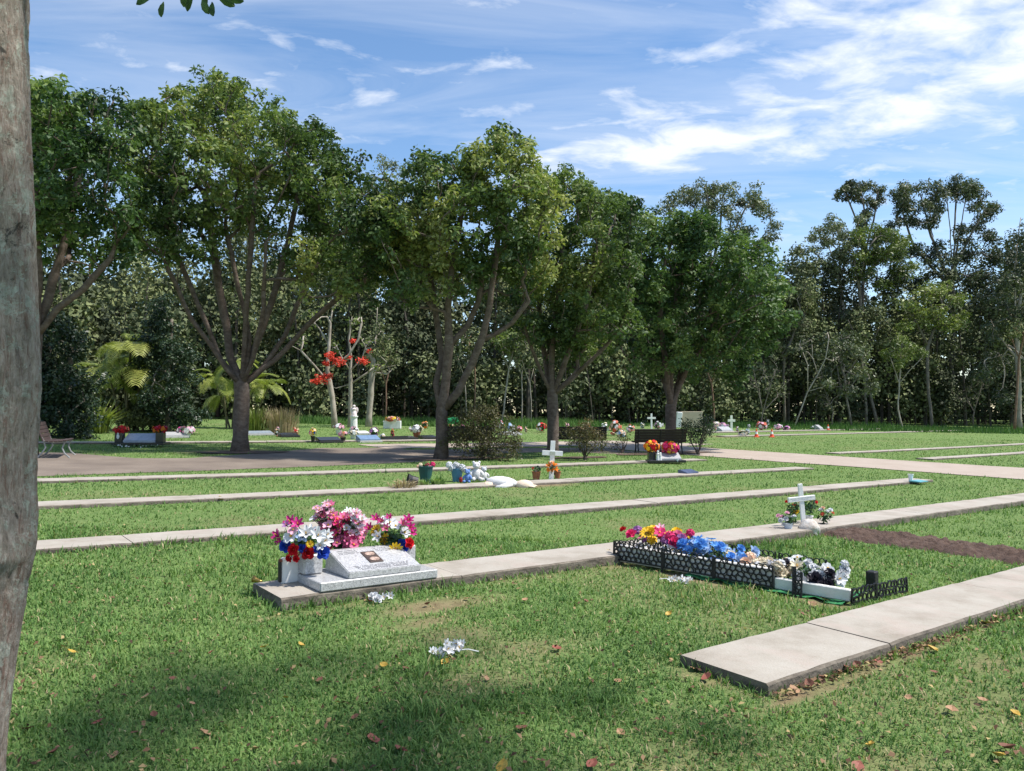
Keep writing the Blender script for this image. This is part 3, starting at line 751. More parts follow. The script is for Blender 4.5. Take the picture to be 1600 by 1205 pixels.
    for (x, y, ang) in sprig:
        c = P(x, y, 2.6 + r.uniform(-.08, .08)) - base; a = math.radians(ang)
        L = 28 * 2.6 / FPX * r.uniform(.9, 1.2); d = Vector((math.cos(a), r.uniform(-.3, .3), math.sin(a))).normalized()
        s_ = d.cross(Vector((.3, 1, .2))).normalized(); nn = d.cross(s_)
        vs = []
        for k, wd in ((0, .05), (.25, .32), (.55, .46), (.82, .36), (1.0, .06)):
            q = c + d * L * (k - .2) + nn * L * .12 * math.sin(k * 3); vs += [q - s_ * L * wd * .5, q + nn * L * .05, q + s_ * L * wd * .5]
        fs = []
        for k in range(4): fs += [(k * 3, k * 3 + 1, k * 3 + 4, k * 3 + 3), (k * 3 + 1, k * 3 + 2, k * 3 + 5, k * 3 + 4)]
        mb.add(vs, fs)
    me = mb.mesh('sprig_leaves', m_leafB); at_ = me.attributes.new('rnd', 'FLOAT', 'POINT'); at_.data.foreach_set('value', [r.random() * .6 for _ in range(len(me.vertices))])
    obj('hanging_leaves', me, t)
    a = P(300, -14, 2.6) - base; sp.tube([a + Vector((.06, 0, -.0)), a + Vector((0, 0, .02)), a + Vector((-.15, 0, .03))], .004, 5)
    j = int(np.argmin(np.linalg.norm(pos - np.array(P(300, -14, 2.6)), axis=1)))
    q = Vector(pos[j]) - base; sp.tube([a, a.lerp(q, .5) + Vector((0, 0, .12)), q], [.005, .008, .012], 5)
    obj('hanging_twig', sp.mesh('hanging_twig', mt), t)
fg_tree()

# ------------------------------------------------------------------ the wood behind
m_fol = leafmat('wood_foliage', [(0, (.036, .046, .028)), (.25, (.078, .094, .050)), (.5, (.128, .150, .070)), (.75, (.19, .215, .092)), (1, (.28, .31, .13))], .7, 0.0, .15)
m_gum = leafmat('gum_leaves', [(0, (.040, .056, .036)), (.4, (.090, .115, .064)), (.7, (.15, .18, .095)), (1, (.24, .27, .16))], .5, .2, .35)
m_gumy = leafmat('yellow_green_leaves', [(0, (.065, .095, .03)), (.4, (.13, .18, .05)), (.7, (.21, .26, .075)), (1, (.33, .37, .13))], .5, .25, .35)
m_dark = leafmat('dark_hedge_leaves', [(0, (.010, .020, .012)), (.4, (.020, .040, .022)), (.75, (.040, .070, .034)), (1, (.085, .125, .06))], .45, .15, .4)
m_darktrunk = pm('dark_trunks', (.055, .045, .038), (.10, .085, .07), 3, .95)
m_palebark = barkmat('pale_gum_bark', (.20, .165, .13), (.34, .30, .25), (.46, .42, .37), 3, (1, 1, .5), .4)
m_greybark = barkmat('grey_gum_bark', (.10, .085, .07), (.18, .155, .13), (.26, .235, .205), 3, (1, 1, .5), .5)
def forest():
    rng = np.random.default_rng(3)
    tx = [-260, 60, 200, 300, 430, 560, 640, 700, 830, 1000, 1180, 1225, 1260, 1300, 1350, 1420, 1500, 1560, 1620, 1860]
    ty = [400, 370, 370, 370, 350, 310, 310, 340, 350, 370, 395, 400, 390, 395, 400, 395, 395, 380, 365, 350]
    dx = [-260, 60, 300, 440, 620, 900, 1180, 1300, 1860]; dd = [50, 50, 56, 60, 61, 66, 76, 80, 84]
    C = []; T = []; S = []; trunks = MB()
    ntree = 210
    for i in range(ntree):
        px = rng.uniform(-260, 1860); D = np.interp(px, dx, dd) + 22 * rng.random() ** 1.3
        x = (px - 800) / FPX * D; base = float(terr(x, D))
        top_px = np.interp(px, tx, ty) + rng.uniform(-15, 120) + 35 * math.sin(px * .045) + 18 * math.sin(px * .11) ; topz = EYE + (HOR - top_px) / FPX * D
        Ht = max(3.0, topz - base); tone = rng.uniform(.12, .85); cr = rng.uniform(1.3, 2.6)
        lean = rng.normal() * .6
        trunks.tube([(x, D, base - .2), (x + lean * .3, D, base + Ht * .5), (x + lean, D, base + Ht * .9)], [rng.uniform(.10, .2), .10, .04], 5)
        for k in range(int(10 + Ht * 1.6)):
            f = rng.uniform(.16, 1.0) ** .85; rr = cr * (1 - .55 * (f - .45) ** 2 * 3) * math.sqrt(rng.random()) * 1.15; a = rng.uniform(0, 6.28)
            C.append((x + lean * f + rr * math.cos(a), D + rr * math.sin(a), base + Ht * f)); T.append(tone + rng.normal() * .10); S.append(1)
    # a ragged front edge: bushy young trees leafed almost to the ground, each with its own tone
    for i in range(75):
        px = rng.uniform(-260, 1860); D = np.interp(px, dx, dd) - rng.uniform(-2, 2.5); x = (px - 800) / FPX * D; base = float(terr(x, D))
        Ht = rng.uniform(2.5, 7.5); cr = rng.uniform(.8, 1.9); tone = rng.uniform(.15, .75); lo = rng.uniform(.1, .5)
        for k in range(int(8 + Ht * 2.2)):
            f = rng.uniform(lo, 1.0); rr = cr * math.sin(math.pi * min(.97, .25 + .7 * (f - lo) / (1 - lo))) * math.sqrt(rng.random()); a = rng.uniform(0, 6.28)
            C.append((x + rr * math.cos(a), D + rr * math.sin(a), base + Ht * f)); T.append(tone + rng.normal() * .1); S.append(1)
        trunks.tube([(x, D, base - .2), (x, D, base + Ht * .8)], [.07, .03], 4)
    # understorey: shrubs and saplings that close the wood at its foot, and a thick back layer; leaf tones lowered to paint the shade inside
    for i in range(1500):
        px = rng.uniform(-260, 1860); D = np.interp(px, dx, dd) + rng.uniform(.5, 24); x = (px - 800) / FPX * D
        C.append((x, D, float(terr(x, D)) + rng.uniform(.2, 4.0))); T.append(rng.uniform(.0, .35)); S.append(1)
    for i in range(900):
        px = rng.uniform(-260, 1860); D = np.interp(px, dx, dd) + rng.uniform(14, 34); x = (px - 800) / FPX * D
        C.append((x, D, float(terr(x, D)) + rng.uniform(2, 10))); T.append(rng.uniform(.0, .4)); S.append(1)
    C = np.array(C); T = np.array(T)
    V, Fq, rn = leaves_at(rng, C, 42, 1.25, .37, .35, .35, .6, T * .9, .06, flat=.7)
    Cb = []
    for i in range(1500):
        px = rng.uniform(-300, 1900); D = np.interp(px, dx, dd) + rng.uniform(30, 44); x = (px - 800) / FPX * D
        tp = np.interp(px, tx, ty); zt = EYE + (HOR - tp - 70) / FPX * D; bz = float(terr(x, D)); Cb.append((x, D, bz + (zt - bz) * rng.random() ** 1.2))
    V2, F2, r2 = leaves_at(rng, np.array(Cb), 14, 2.0, 1.4, .2, .2, .7, np.full(len(Cb), .08), .05, flat=.8)  # far layer in one dark tone: shade deep in the wood put into colour
    V, Fq, rn = np.concatenate([V, V2]), np.concatenate([Fq, F2 + len(V)]), np.concatenate([rn, r2])
    t = thing('forest', 'dense mixed bushland closing the view behind the graves', 'forest', (0, 0, 0), kind='stuff')
    obj('foliage', fastmesh('foliage', V, Fq, m_fol, rn), t)
    for i in range(120):
        px = rng.uniform(-200, 1800); D = np.interp(px, dx, dd) + rng.uniform(0, 20); x = (px - 800) / FPX * D; b = float(terr(x, D)); h = rng.uniform(4, 10); l = rng.normal() * .5
        trunks.tube([(x, D, b - .2), (x + l * .4, D, b + h * .5), (x + l, D, b + h)], [rng.uniform(.05, .13), .07, .03], 5)
    obj('trunks', trunks.mesh('trunks', m_darktrunk), t)
forest()
def forest_tree(name, label, px, D, trunk, stems, lobes, R0, bark, leaf, seed, group=None, depth=1.5, fill=(), **k):
    x = (px - 800) / FPX * D; base = onground(x, D)
    r = random.Random(seed)
    st = [[base] + [P(a, b, D) for a, b in trunk]]
    for s in stems:
        dd = r.uniform(-depth, depth); st.append([P(a, b, D + dd * q / max(1, len(s) - 1)) for q, (a, b) in enumerate(s)])
    lb = []; lobes = list(lobes) + [(e[0] + e[2] * math.cos(q) * f, e[1] + e[3] * math.sin(q) * f, r.uniform(*e[5])) for e in fill for q, f in [(r.uniform(0, 6.28), math.sqrt(r.random())) for _ in range(e[4])]]
    for a, b, rr in lobes:
        for _ in range(3):
            q = r.uniform(0, 6.28); ro = rr * r.uniform(.1, .75)
            lb.append((P(a + ro * math.cos(q), b + ro * .8 * math.sin(q), D + r.uniform(-depth, depth)), rr * r.uniform(.5, .85) * D / FPX))
    R0 *= .62
    kw = dict(dens=3.2, per=46, spread=.85, size=.34, seg=1.1, rt=.025, w=.25, shell=.35, droop=.5, aspect=.36); kw.update(k); kw['dens'] *= 3.4; kw['per'] = max(3, int(kw['per'] * .62)); kw['aspect'] = .42; kw['spread'] *= .82; kw['tonev'] = .35; kw.setdefault('wend', .05)
    return make_tree(name, label, base, st, lb, R0, bark, leaf, seed, group, **kw)
GUM = 'tall gum trees of the wood'
forest_tree('gum_tree', 'tall gum with a wide domed crown showing above the deep green row tree', 1120, 84, [(1118, 560), (1115, 470), (1112, 430)],
    [[(1112, 430), (1085, 380), (1055, 335)], [(1112, 430), (1110, 370), (1105, 310)], [(1112, 430), (1140, 375), (1165, 325)], [(1114, 440), (1165, 400), (1200, 360)], [(1112, 430), (1125, 360), (1130, 300)]],
    [(1045, 335, 18), (1075, 312, 20), (1105, 300, 20), (1135, 302, 20), (1165, 318, 20), (1192, 332, 18), (1210, 355, 13), (1195, 385, 12), (1100, 345, 14), (1150, 350, 13), (1175, 408, 10), (1060, 365, 12), (1205, 372, 10)], .5, m_greybark, m_gum, 41, GUM, 3, [(1120, 335, 88, 42, 16, (10, 15))], tone0=.6, dens=2.6)
forest_tree('gum_tree', 'wispy gum with a flat topped crown, standing highest beside the big domed gum', 1345, 92, [(1345, 560), (1348, 450), (1350, 400)],
    [[(1350, 400), (1340, 350), (1322, 305)], [(1350, 400), (1352, 340), (1345, 295)], [(1350, 400), (1365, 345), (1372, 300)]],
    [(1318, 300, 9), (1330, 292, 10), (1345, 288, 11), (1362, 294, 11), (1374, 300, 8), (1312, 308, 6), (1340, 305, 7)], .3, m_greybark, m_gum, 42, GUM, 2, [(1345, 312, 34, 26, 10, (6, 9)), (1365, 370, 24, 40, 8, (6, 10))], dens=4.2, per=40, spread=.7, tone0=.35)
forest_tree('gum_tree', 'largest dark gum, domed top with bare upper stems against the sky', 1490, 88, [(1488, 560), (1488, 470), (1488, 430)],
    [[(1488, 430), (1485, 360), (1478, 300)], [(1488, 430), (1500, 360), (1512, 300)], [(1488, 430), (1515, 370), (1540, 325)], [(1488, 440), (1455, 370), (1440, 310)], [(1488, 445), (1430, 390), (1410, 330)], [(1488, 430), (1492, 350), (1495, 295)]],
    [(1400, 310, 10), (1418, 300, 13), (1440, 292, 14), (1462, 298, 14), (1485, 288, 14), (1505, 290, 15), (1525, 300, 14), (1542, 312, 13), (1552, 325, 9), (1445, 320, 12), (1410, 335, 12), (1395, 350, 10), (1430, 350, 10), (1470, 400, 16), (1440, 400, 14), (1545, 370, 14), (1560, 400, 14), (1530, 430, 16), (1405, 420, 14), (1430, 440, 14)], .5, m_greybark, m_gum, 43, GUM, 3, [(1475, 320, 82, 38, 20, (9, 14)), (1470, 405, 95, 60, 30, (10, 15))], dens=3.0, per=46, spread=.8, tone0=.3)
forest_tree('gum_tree', 'pale silvery gum with loose open foliage, first of the tall gums', 1310, 82, [(1322, 560), (1318, 480), (1312, 440)],
    [[(1312, 440), (1300, 400), (1288, 360)], [(1312, 440), (1312, 390), (1308, 350)], [(1312, 440), (1325, 400), (1342, 360)]],
    [(1282, 362, 10), (1298, 348, 12), (1314, 352, 11), (1290, 385, 11), (1308, 400, 12), (1332, 385, 12), (1345, 345, 10), (1280, 415, 11), (1255, 425, 10), (1235, 420, 10), (1300, 430, 12)], .28, m_palebark, m_gum, 44, GUM, 2, [(1300, 400, 55, 50, 22, (9, 13))], dens=3.2, per=36, spread=.75, tone0=.72)
forest_tree('gum_tree', 'olive gum with a knotty trunk between the silvery and the domed gums', 1370, 80, [(1345, 560), (1345, 480), (1342, 440)],
    [[(1342, 440), (1350, 410), (1362, 380)], [(1342, 440), (1370, 410), (1395, 380)], [(1342, 450), (1335, 410), (1345, 375)]],
    [(1350, 368, 14), (1375, 362, 15), (1395, 372, 13), (1360, 395, 14), (1390, 398, 13), (1410, 385, 10), (1345, 400, 10)], .28, m_greybark, m_gumy, 45, GUM, 2, [(1375, 405, 60, 45, 20, (9, 13))], dens=3.2, per=44, tone0=.3)
forest_tree('gum_tree', 'dark gum with bluish leaves and a pale leaning stem at the wood edge', 1592, 74, [(1590, 560), (1588, 500), (1585, 430)],
    [[(1588, 510), (1570, 470), (1545, 450)], [(1585, 430), (1590, 380), (1595, 340)], [(1588, 500), (1600, 440), (1620, 400)], [(1589, 560), (1565, 530), (1548, 500)]],
    [(1590, 400, 26), (1575, 450, 24), (1610, 430, 30), (1550, 470, 22), (1585, 500, 24), (1620, 500, 30), (1545, 520, 18), (1600, 370, 20), (1560, 560, 18), (1600, 570, 22), (1570, 620, 18), (1540, 580, 16)], .36, m_palebark, m_gum, 46, GUM, 2.5, dens=2.6, per=48, tone0=.18)
forest_tree('wood_tree', 'bushy tree with bright yellow green tufts standing under the dark gum', 1455, 77, [(1450, 600), (1450, 540)], [[(1450, 540), (1430, 500), (1420, 470)], [(1450, 540), (1470, 490), (1475, 455)]],
    [(1420, 475, 16), (1445, 458, 18), (1470, 455, 17), (1490, 475, 15), (1455, 490, 20), (1425, 510, 18), (1485, 510, 18), (1500, 500, 12)], .24, m_greybark, m_gumy, 47, None, 2, tone0=.62, dens=3.4)
forest_tree('sapling', 'small bright green tree on a thin pale stem at the lawn edge', 1410, 72, [(1403, 640), (1405, 600)], [[(1405, 600), (1395, 570), (1390, 550)], [(1405, 600), (1425, 575), (1440, 560)], [(1405, 600), (1408, 560), (1410, 530)]],
    [(1410, 530, 11), (1425, 545, 13), (1395, 548, 13), (1440, 555, 11), (1412, 560, 14), (1385, 562, 9), (1400, 575, 10)], .12, m_palebark, m_gumy, 48, None, 1.2, tone0=.5, spread=.55, size=.24, dens=5, seg=.6, rt=.015)
forest_tree('wood_tree', 'dense dome shaped green tree behind the leaning bare stem', 1352, 78, [(1352, 620), (1352, 560)], [[(1352, 560), (1335, 520), (1325, 500)], [(1352, 560), (1370, 520), (1380, 505)]],
    [(1330, 505, 18), (1355, 492, 19), (1380, 505, 18), (1345, 530, 22), (1375, 540, 20), (1395, 530, 13), (1320, 535, 14)], .22, m_greybark, m_fol, 49, None, 2, tone0=.6, dens=3.4)
forest_tree('wood_tree', 'weeping grey green tree drooping over the lawn edge past the cones', 1330, 71, [(1322, 620), (1320, 590)], [[(1320, 590), (1310, 560), (1300, 545)], [(1320, 590), (1340, 560), (1350, 550)]],
    [(1300, 550, 17), (1325, 540, 18), (1348, 552, 16), (1310, 580, 16), (1345, 585, 17), (1360, 610, 13), (1330, 610, 14), (1300, 600, 10)], .16, m_greybark, m_gum, 50, None, 1.8, tone0=.55, dens=3.4, droop=1.2)
forest_tree('bare_tree', 'leaning bare stem forking upward near the three cones', 1240, 70, [(1262, 612), (1278, 585)], [[(1278, 585), (1290, 560), (1295, 530)], [(1262, 612), (1285, 605), (1310, 598)], [(1270, 600), (1262, 570), (1250, 540)], [(1278, 585), (1270, 560), (1268, 530)]],
    [(1290, 525, 10), (1262, 530, 10), (1305, 560, 9), (1245, 545, 8)], .10, m_palebark, m_fol, 51, None, 1.5, tone0=.4, per=12, dens=4)
forest_tree('wood_tree', 'feathery mid green tree beside the deep green row tree', 1225, 76, [(1225, 620), (1225, 560)], [[(1225, 560), (1205, 510), (1200, 470)], [(1225, 560), (1245, 510), (1250, 480)]],
    [(1205, 465, 18), (1235, 455, 20), (1258, 475, 18), (1215, 500, 20), (1250, 515, 18), (1200, 540, 16), (1235, 550, 16), (1265, 450, 14)], .2, m_greybark, m_fol, 52, None, 2, tone0=.58, dens=3.2, droop=.8)
forest_tree('gum_tree', 'faint distant gum showing between the two widest row crowns', 618, 84, [(618, 560), (618, 400), (618, 330)], [[(618, 330), (605, 295), (600, 270)], [(618, 330), (630, 295), (640, 275)], [(618, 330), (650, 310), (665, 300)]],
    [(598, 265, 14), (622, 262, 14), (640, 272, 13), (610, 290, 14), (660, 300, 12), (636, 300, 12)], .3, m_greybark, m_gum, 53, GUM, 2, dens=3.0, per=30, spread=.8, tone0=.7)
# slender pale stems that stand out against the dark wood
SLIM = 'slender pale stems at the wood edge'
for q, (x0, y0, x1, y1, R_, lab) in enumerate([(782, 655, 795, 578, .10, 'slim pale stem leaning beside the three stemmed tree'), (815, 655, 815, 585, .07, 'straight slim stem, first past the leaning pale stem'), (830, 655, 828, 600, .06, 'short slim stem close to the dark trunked tree'),
        (741, 650, 742, 575, .08, 'brown slim stem above the largest twiggy bush'), (728, 648, 726, 590, .05, 'thin grey stem in the fork of the three stemmed tree'), (602, 660, 603, 600, .10, 'reddish brown stem above the white flower planter'),
        (1115, 655, 1112, 600, .13, 'brown stem beside the tan block'), (1584, 668, 1592, 560, .16, 'rusty brown trunk below the bluish gum')]):
    D = 58 if x0 < 900 else 70
    forest_tree('slim_tree', lab, x0, D, [((x0 + x1) / 2 + 1, (y0 + y1) / 2), (x1, y1)], [[(x1, y1), (x1 + 6, y1 - 25), (x1 + 8, y1 - 40)], [(x1, y1), (x1 - 8, y1 - 22), (x1 - 12, y1 - 36)]],
        [(x1 + 6, y1 - 35, 12), (x1 - 10, y1 - 40, 12), (x1, y1 - 55, 12)], R_, m_palebark if q not in (3, 5, 6, 7) else pm('rust_bark', (.16, .09, .06), (.24, .15, .10), 4, .95), m_gumy if q == 0 else m_fol, 60 + q, SLIM, 1.2, tone0=.5, per=26, dens=3)
# three pale flame trees with red blossom
m_red = petalmat('flame_red', (.78, .085, .045), (.62, .05, .03))
for q, (x0, pts, stems, lobes, reds, R_, lab) in enumerate([
    (524, [(519, 620), (512, 580), (514, 540)], [[(514, 590), (492, 572), (470, 548), (455, 540)], [(514, 580), (545, 555), (560, 530), (565, 505)], [(514, 540), (516, 505), (520, 480)], [(514, 545), (500, 515), (488, 500)]], [(470, 535, 10), (560, 500, 12), (518, 480, 14), (490, 500, 12)], [(516, 555, 7), (503, 592, 11), (514, 588, 6), (530, 565, 9), (510, 568, 5), (493, 596, 6), (522, 562, 6)], .27, 'curving pale flame tree with the lowest red blossom clusters'),
    (547, [(548, 600), (549, 560)], [[(548, 608), (525, 607), (510, 600)], [(548, 600), (575, 582), (600, 572)], [(549, 560), (545, 530), (550, 495)], [(549, 575), (535, 560), (525, 540)], [(549, 575), (566, 560), (572, 540)]], [(548, 500, 10), (575, 535, 9), (522, 540, 8), (590, 570, 7)], [(567, 564, 8), (552, 533, 4), (545, 558, 4)], .20, 'thin middle flame tree beside the white statue'),
    (576, [(580, 600), (585, 545)], [[(580, 590), (600, 575), (618, 571)], [(582, 570), (572, 545), (560, 520)], [(585, 545), (588, 510), (590, 480)], [(583, 580), (605, 585), (612, 578)]], [(590, 545, 14), (602, 530, 14), (592, 510, 12), (610, 560, 8)], [(578, 549, 4)], .30, 'straight thick pale flame tree with some green leaves')]):
    yb = (669, 668, 667)[q]; g0 = G(x0, yb)
    tt = forest_tree('flame_tree', lab, x0, g0.y, pts, stems, lobes, R_, m_palebark, m_gumy if q < 2 else m_fol, 80 + q, 'pale flame trees behind the graves', 1.2, per=4 if q < 2 else 40, dens=4.5, spread=.5, size=.25, seg=.7, rt=.02, tone0=.6)
    rng = np.random.default_rng(q)
    for (a, b, rr) in reds:
        mb = MB(); c0 = P(a, b, g0.y - .6) - Vector(tt.location); R_m = rr * g0.y / FPX
        for k in range(int(26 + rr * 9)):
            d = Vector(rng.normal(size=3)).normalized() * R_m * 1.15 * rng.random() ** .8; d.x *= 1.25; d.z *= .8
            c = c0 + d; L = .085; t1 = Vector(rng.normal(size=3)).normalized(); t2 = t1.orthogonal().normalized()
            mb.add([c - t1 * L, c + t2 * L * .5, c + t1 * L, c - t2 * L * .5], [(0, 1, 2, 3)])
        obj('blossom', mb.mesh('blossom', m_red), tt)
for q, (x0, y0, lob, lab) in enumerate([(1190, 668, [(1185, 600, 22), (1210, 580, 22), (1175, 570, 18), (1215, 620, 18)], 'grey twiggy tangle between the deep green row tree and the leaning stem'), (1300, 667, [(1290, 620, 20), (1315, 600, 20), (1280, 590, 16)], 'grey twiggy tangle under the weeping tree'),
        (640, 656, [(630, 600, 22), (650, 570, 22), (620, 560, 20)], 'bare twiggy thicket behind the planter box'), (1520, 668, [(1510, 620, 20), (1535, 600, 20)], 'bare twiggy thicket near the rusty brown trunk')]):
    gq = G(x0, y0); forest_tree('bare_thicket', lab, x0, gq.y, [(x0, y0 - 14), (x0 + 2, y0 - 24)], [[(x0, y0 - 20), (a_, b_)] for a_, b_, c_ in lob], lob, .09, m_greybark, m_fol, 140 + q, 'bare thickets at the wood edge', 1.2, per=4, dens=5, spread=.5, size=.2, seg=.6, rt=.014, cat='thicket')
# weeds and tall grass along the edge of the wood
def weeds():
    rng = np.random.default_rng(8); n = 26000
    px = np.concatenate([rng.uniform(440, 960, n), rng.uniform(960, 1700, n // 2)]); py = np.concatenate([rng.uniform(652, 663, n), rng.uniform(664, 671, n // 2)])
    D = np.concatenate([rng.uniform(52, 63, n), rng.uniform(62, 76, n // 2)]); N = len(px)
    x = (px - 800) / FPX * D; z = terr(x, D)
    L = (.12 + .6 * rng.random(N) ** 2) * (.2 + 1.1 * vnoise(x * .45, D * .45, 3)) * np.where(px < 960, 1, .8); w = .035 + .03 * rng.random(N); a = rng.random(N) * 6.28; le = rng.random(N) * .5
    b0 = np.stack([x, D, z], -1); s = np.stack([np.cos(a), np.sin(a), 0 * a], -1) * w[:, None]; tp = np.stack([np.sin(a) * le * L, np.cos(a) * le * L, L], -1)
    V = np.stack([b0 - s, b0 + s, b0 + tp], 1).reshape(-1, 3); o_ = (np.arange(N) * 3)[:, None] + np.array([[0, 1, 2]])
    tag(obj('tall_grass', fastmesh('tall_grass', V, o_, m_grass, np.repeat(np.where(px < 960, .1 + .35 * rng.random(N), .0 + .22 * rng.random(N)), 3))), 'tall rank grass and weeds along the foot of the wood', 'grass', kind='stuff')
weeds()

# ------------------------------------------------------------------ shrubs and palms
def solid_shrub(name, label, base, lobes, leaf, seed, per=80, dens=34, spread=.42, size=.16, R0=.12, **k):
    """dense evergreen: short trunk and a full mantle of leaves"""
    b = Vector(base); hi = max(l[0][2] + l[1] for l in lobes)
    st = [[b, b + Vector((0, 0, (hi - b.z) * .35))], [b + Vector((0, 0, (hi - b.z) * .35)), b + Vector((.1, 0, (hi - b.z) * .85))]]
    kw = dict(shell=.5, rt=.012, seg=.6, w=.2, cat='shrub'); kw.update(k)
    return make_tree(name, label, b, st, lobes, R0, m_greybark, leaf, seed, None, dens, per, spread, size, **kw)
def pxlobes(D, l, dep=1.0, seed=0):
    r = random.Random(seed); return [(P(a, b, D + r.uniform(-dep, dep)), rr * D / FPX) for a, b, rr in l]
g = G(105, 684); D = g.y
solid_shrub('evergreen_shrub', 'tall dark dense shrub behind the curved-leg bench', g, pxlobes(D, [(100, 660, 34), (60, 650, 34), (125, 640, 28), (95, 610, 38), (55, 600, 36), (125, 590, 24), (90, 560, 34), (50, 545, 36), (110, 535, 22), (80, 520, 30), (20, 600, 40), (10, 650, 40), (20, 540, 36)], .8, 1), m_dark, 101, tone0=.4, size=.15)
g = G(262, 676); D = g.y
solid_shrub('evergreen_shrub', 'blue green conical shrub between the two palms', g, pxlobes(D, [(262, 655, 32), (230, 650, 24), (295, 650, 22), (258, 615, 34), (285, 600, 24), (225, 600, 24), (250, 570, 32), (275, 555, 24), (235, 540, 26), (250, 515, 24), (240, 490, 20), (255, 480, 14)], .8, 2), m_dark, 102, tone0=.62, size=.15)
g = G(215, 674); D = g.y
solid_shrub('low_bush', 'low rounded green bush at the foot of the first palm', g, pxlobes(D, [(200, 655, 14), (222, 652, 16), (238, 660, 12), (212, 640, 14)], .4, 3), m_fol, 103, dens=120, spread=.25, size=.11, R0=.05, tone0=.6)
m_frond = leafmat('palm_fronds', [(0, (.09, .12, .028)), (.35, (.20, .25, .05)), (.7, (.34, .37, .085)), (.9, (.48, .46, .14)), (1, (.52, .42, .22))], .45, .3, .4)
m_cane = pm('palm_cane', (.16, .14, .08), (.10, .085, .055), 6, .8)
def frond_mesh(L, seed, npair=20):
    r = random.Random(seed); V = []; F_ = []; T = []; mbs = MB()
    pts = []
    for k in range(13):
        s = k / 12; pts.append(Vector((L * (s * .95), 0, L * (.62 * s - .80 * s * s))))
    mbs.tube(pts, [.022 * (1 - .85 * k / 12) for k in range(13)], 4)
    for k in range(npair):
        s = .18 + .82 * k / (npair - 1); i = min(11, int(s * 12)); p = pts[i].lerp(pts[i + 1], s * 12 - i) if i < 12 else pts[12]
        t = (pts[min(12, i + 1)] - pts[i]).normalized(); ln = L * .40 * math.sin(math.pi * (.18 + .75 * s)) ** .7 * r.uniform(.85, 1.1)
        for sd in (-1, 1):
            d = (t * .65 + Vector((0, sd, .12))).normalized(); w = t.cross(d).cross(d).normalized() * .032 * L * .5
            m_ = p + d * ln * .55; tip = p + d * ln + Vector((0, 0, -.18 * ln - .05))
            mbs.add([p - w * .6, p + w * .6, m_ + w, m_ - w, tip], [(0, 1, 2, 3), (3, 2, 4)])
    me = mbs.mesh('frond', m_frond); a = me.attributes.new('rnd', 'FLOAT', 'POINT')
    base = r.uniform(.3, .75); vals = [min(1, max(0, base + r.uniform(-.12, .15))) for _ in me.vertices]
    a.data.foreach_set('value', vals); return me
FRONDS = [frond_mesh(2.0, k) for k in range(7)]
def palm(label, px, py, canes, seed):
    g = G(px, py); r = random.Random(seed); t = thing('cane_palm', label, 'palm', g, group='golden cane palms behind the graves')
    for (hx, hy, n) in canes:
        tip = P(hx, hy, g.y + r.uniform(-.6, .6)) - g; foot = Vector((tip.x * .35 + r.uniform(-.25, .25), tip.y * .5, 0))
        obj('cane', MB().tube([foot, foot.lerp(tip, .5) + Vector((r.uniform(-.1, .1), 0, .1)), tip], [.06, .05, .045], 6).mesh('cane', m_cane), t)
        for k in range(n):
            a = 2 * math.pi * k / n + r.uniform(-.4, .4); el = r.uniform(-.75, .45)
            obj('frond', FRONDS[r.randrange(7)], t, tip + Vector((0, 0, r.uniform(-.1, .1))), (0, -el, a), r.uniform(.7, .95) * (1.0 if px < 300 else .85))
palm('golden cane palm with arching fronds, beside the spiky flax', 205, 674, [(185, 560, 8), (205, 540, 8), (222, 580, 7), (170, 585, 6), (240, 595, 5)], 5)
palm('golden cane palm partly hidden by the widest tree trunk', 365, 670, [(335, 590, 7), (365, 570, 8), (395, 600, 8), (420, 605, 6), (350, 620, 5)], 6)
def tuft(name, label, px, py, n, L, wd, mat, seed, spread=1.0, cat='plant', tone=(.3, .7), stiff=.6, rad=.12):
    g = G(px, py); rng = np.random.default_rng(seed); mb = MB(); tones = []
    t = thing(name, label, cat, g)
    for k in range(n):
        a = rng.random() * 6.28; le = rng.random() ** .7 * spread; l = L * rng.uniform(.65, 1.1); d = Vector((math.cos(a), math.sin(a), 0)); s = Vector((-d.y, d.x, 0)) * wd
        b = d * rad * rng.random() * 1.5
        p1 = b + d * l * .35 * math.sin(le * .7) + Vector((0, 0, l * .5 * math.cos(le * .7))); p2 = p1 + d * l * .5 * math.sin(le * 1.2) + Vector((0, 0, l * .5 * math.cos(le * 1.2) * stiff + .0))
        mb.add([b - s * .6, b + s * .6, p1 + s, p1 - s, p2], [(0, 1, 2, 3), (3, 2, 4)]); tones += [rng.uniform(*tone)] * 5
    me = mb.mesh('blades', mat); at_ = me.attributes.new('rnd', 'FLOAT', 'POINT'); at_.data.foreach_set('value', tones)
    obj('blades', me, t); return t
tuft('flax_plant', 'spiky green flax clump beside the curved-leg bench', 152, 677, 150, 1.75, .045, m_frond, 7, 1.15, tone=(.05, .55), stiff=.9, rad=.3)
m_straw = leafmat('straw_grass', [(0, (.16, .12, .06)), (.5, (.30, .235, .14)), (1, (.46, .38, .25))], .7, .25, .2)
tuft('reed_grass', 'tall dry tawny grass clump past the widest tree trunk', 440, 678, 420, 1.35, .018, m_straw, 8, .45, tone=(.2, 1), stiff=1, rad=.55)
tuft('reed_grass', 'greener reed clump between the palm and the tawny grass', 398, 676, 260, 1.3, .018, m_frond, 9, .5, tone=(0, .5), stiff=1, rad=.5)
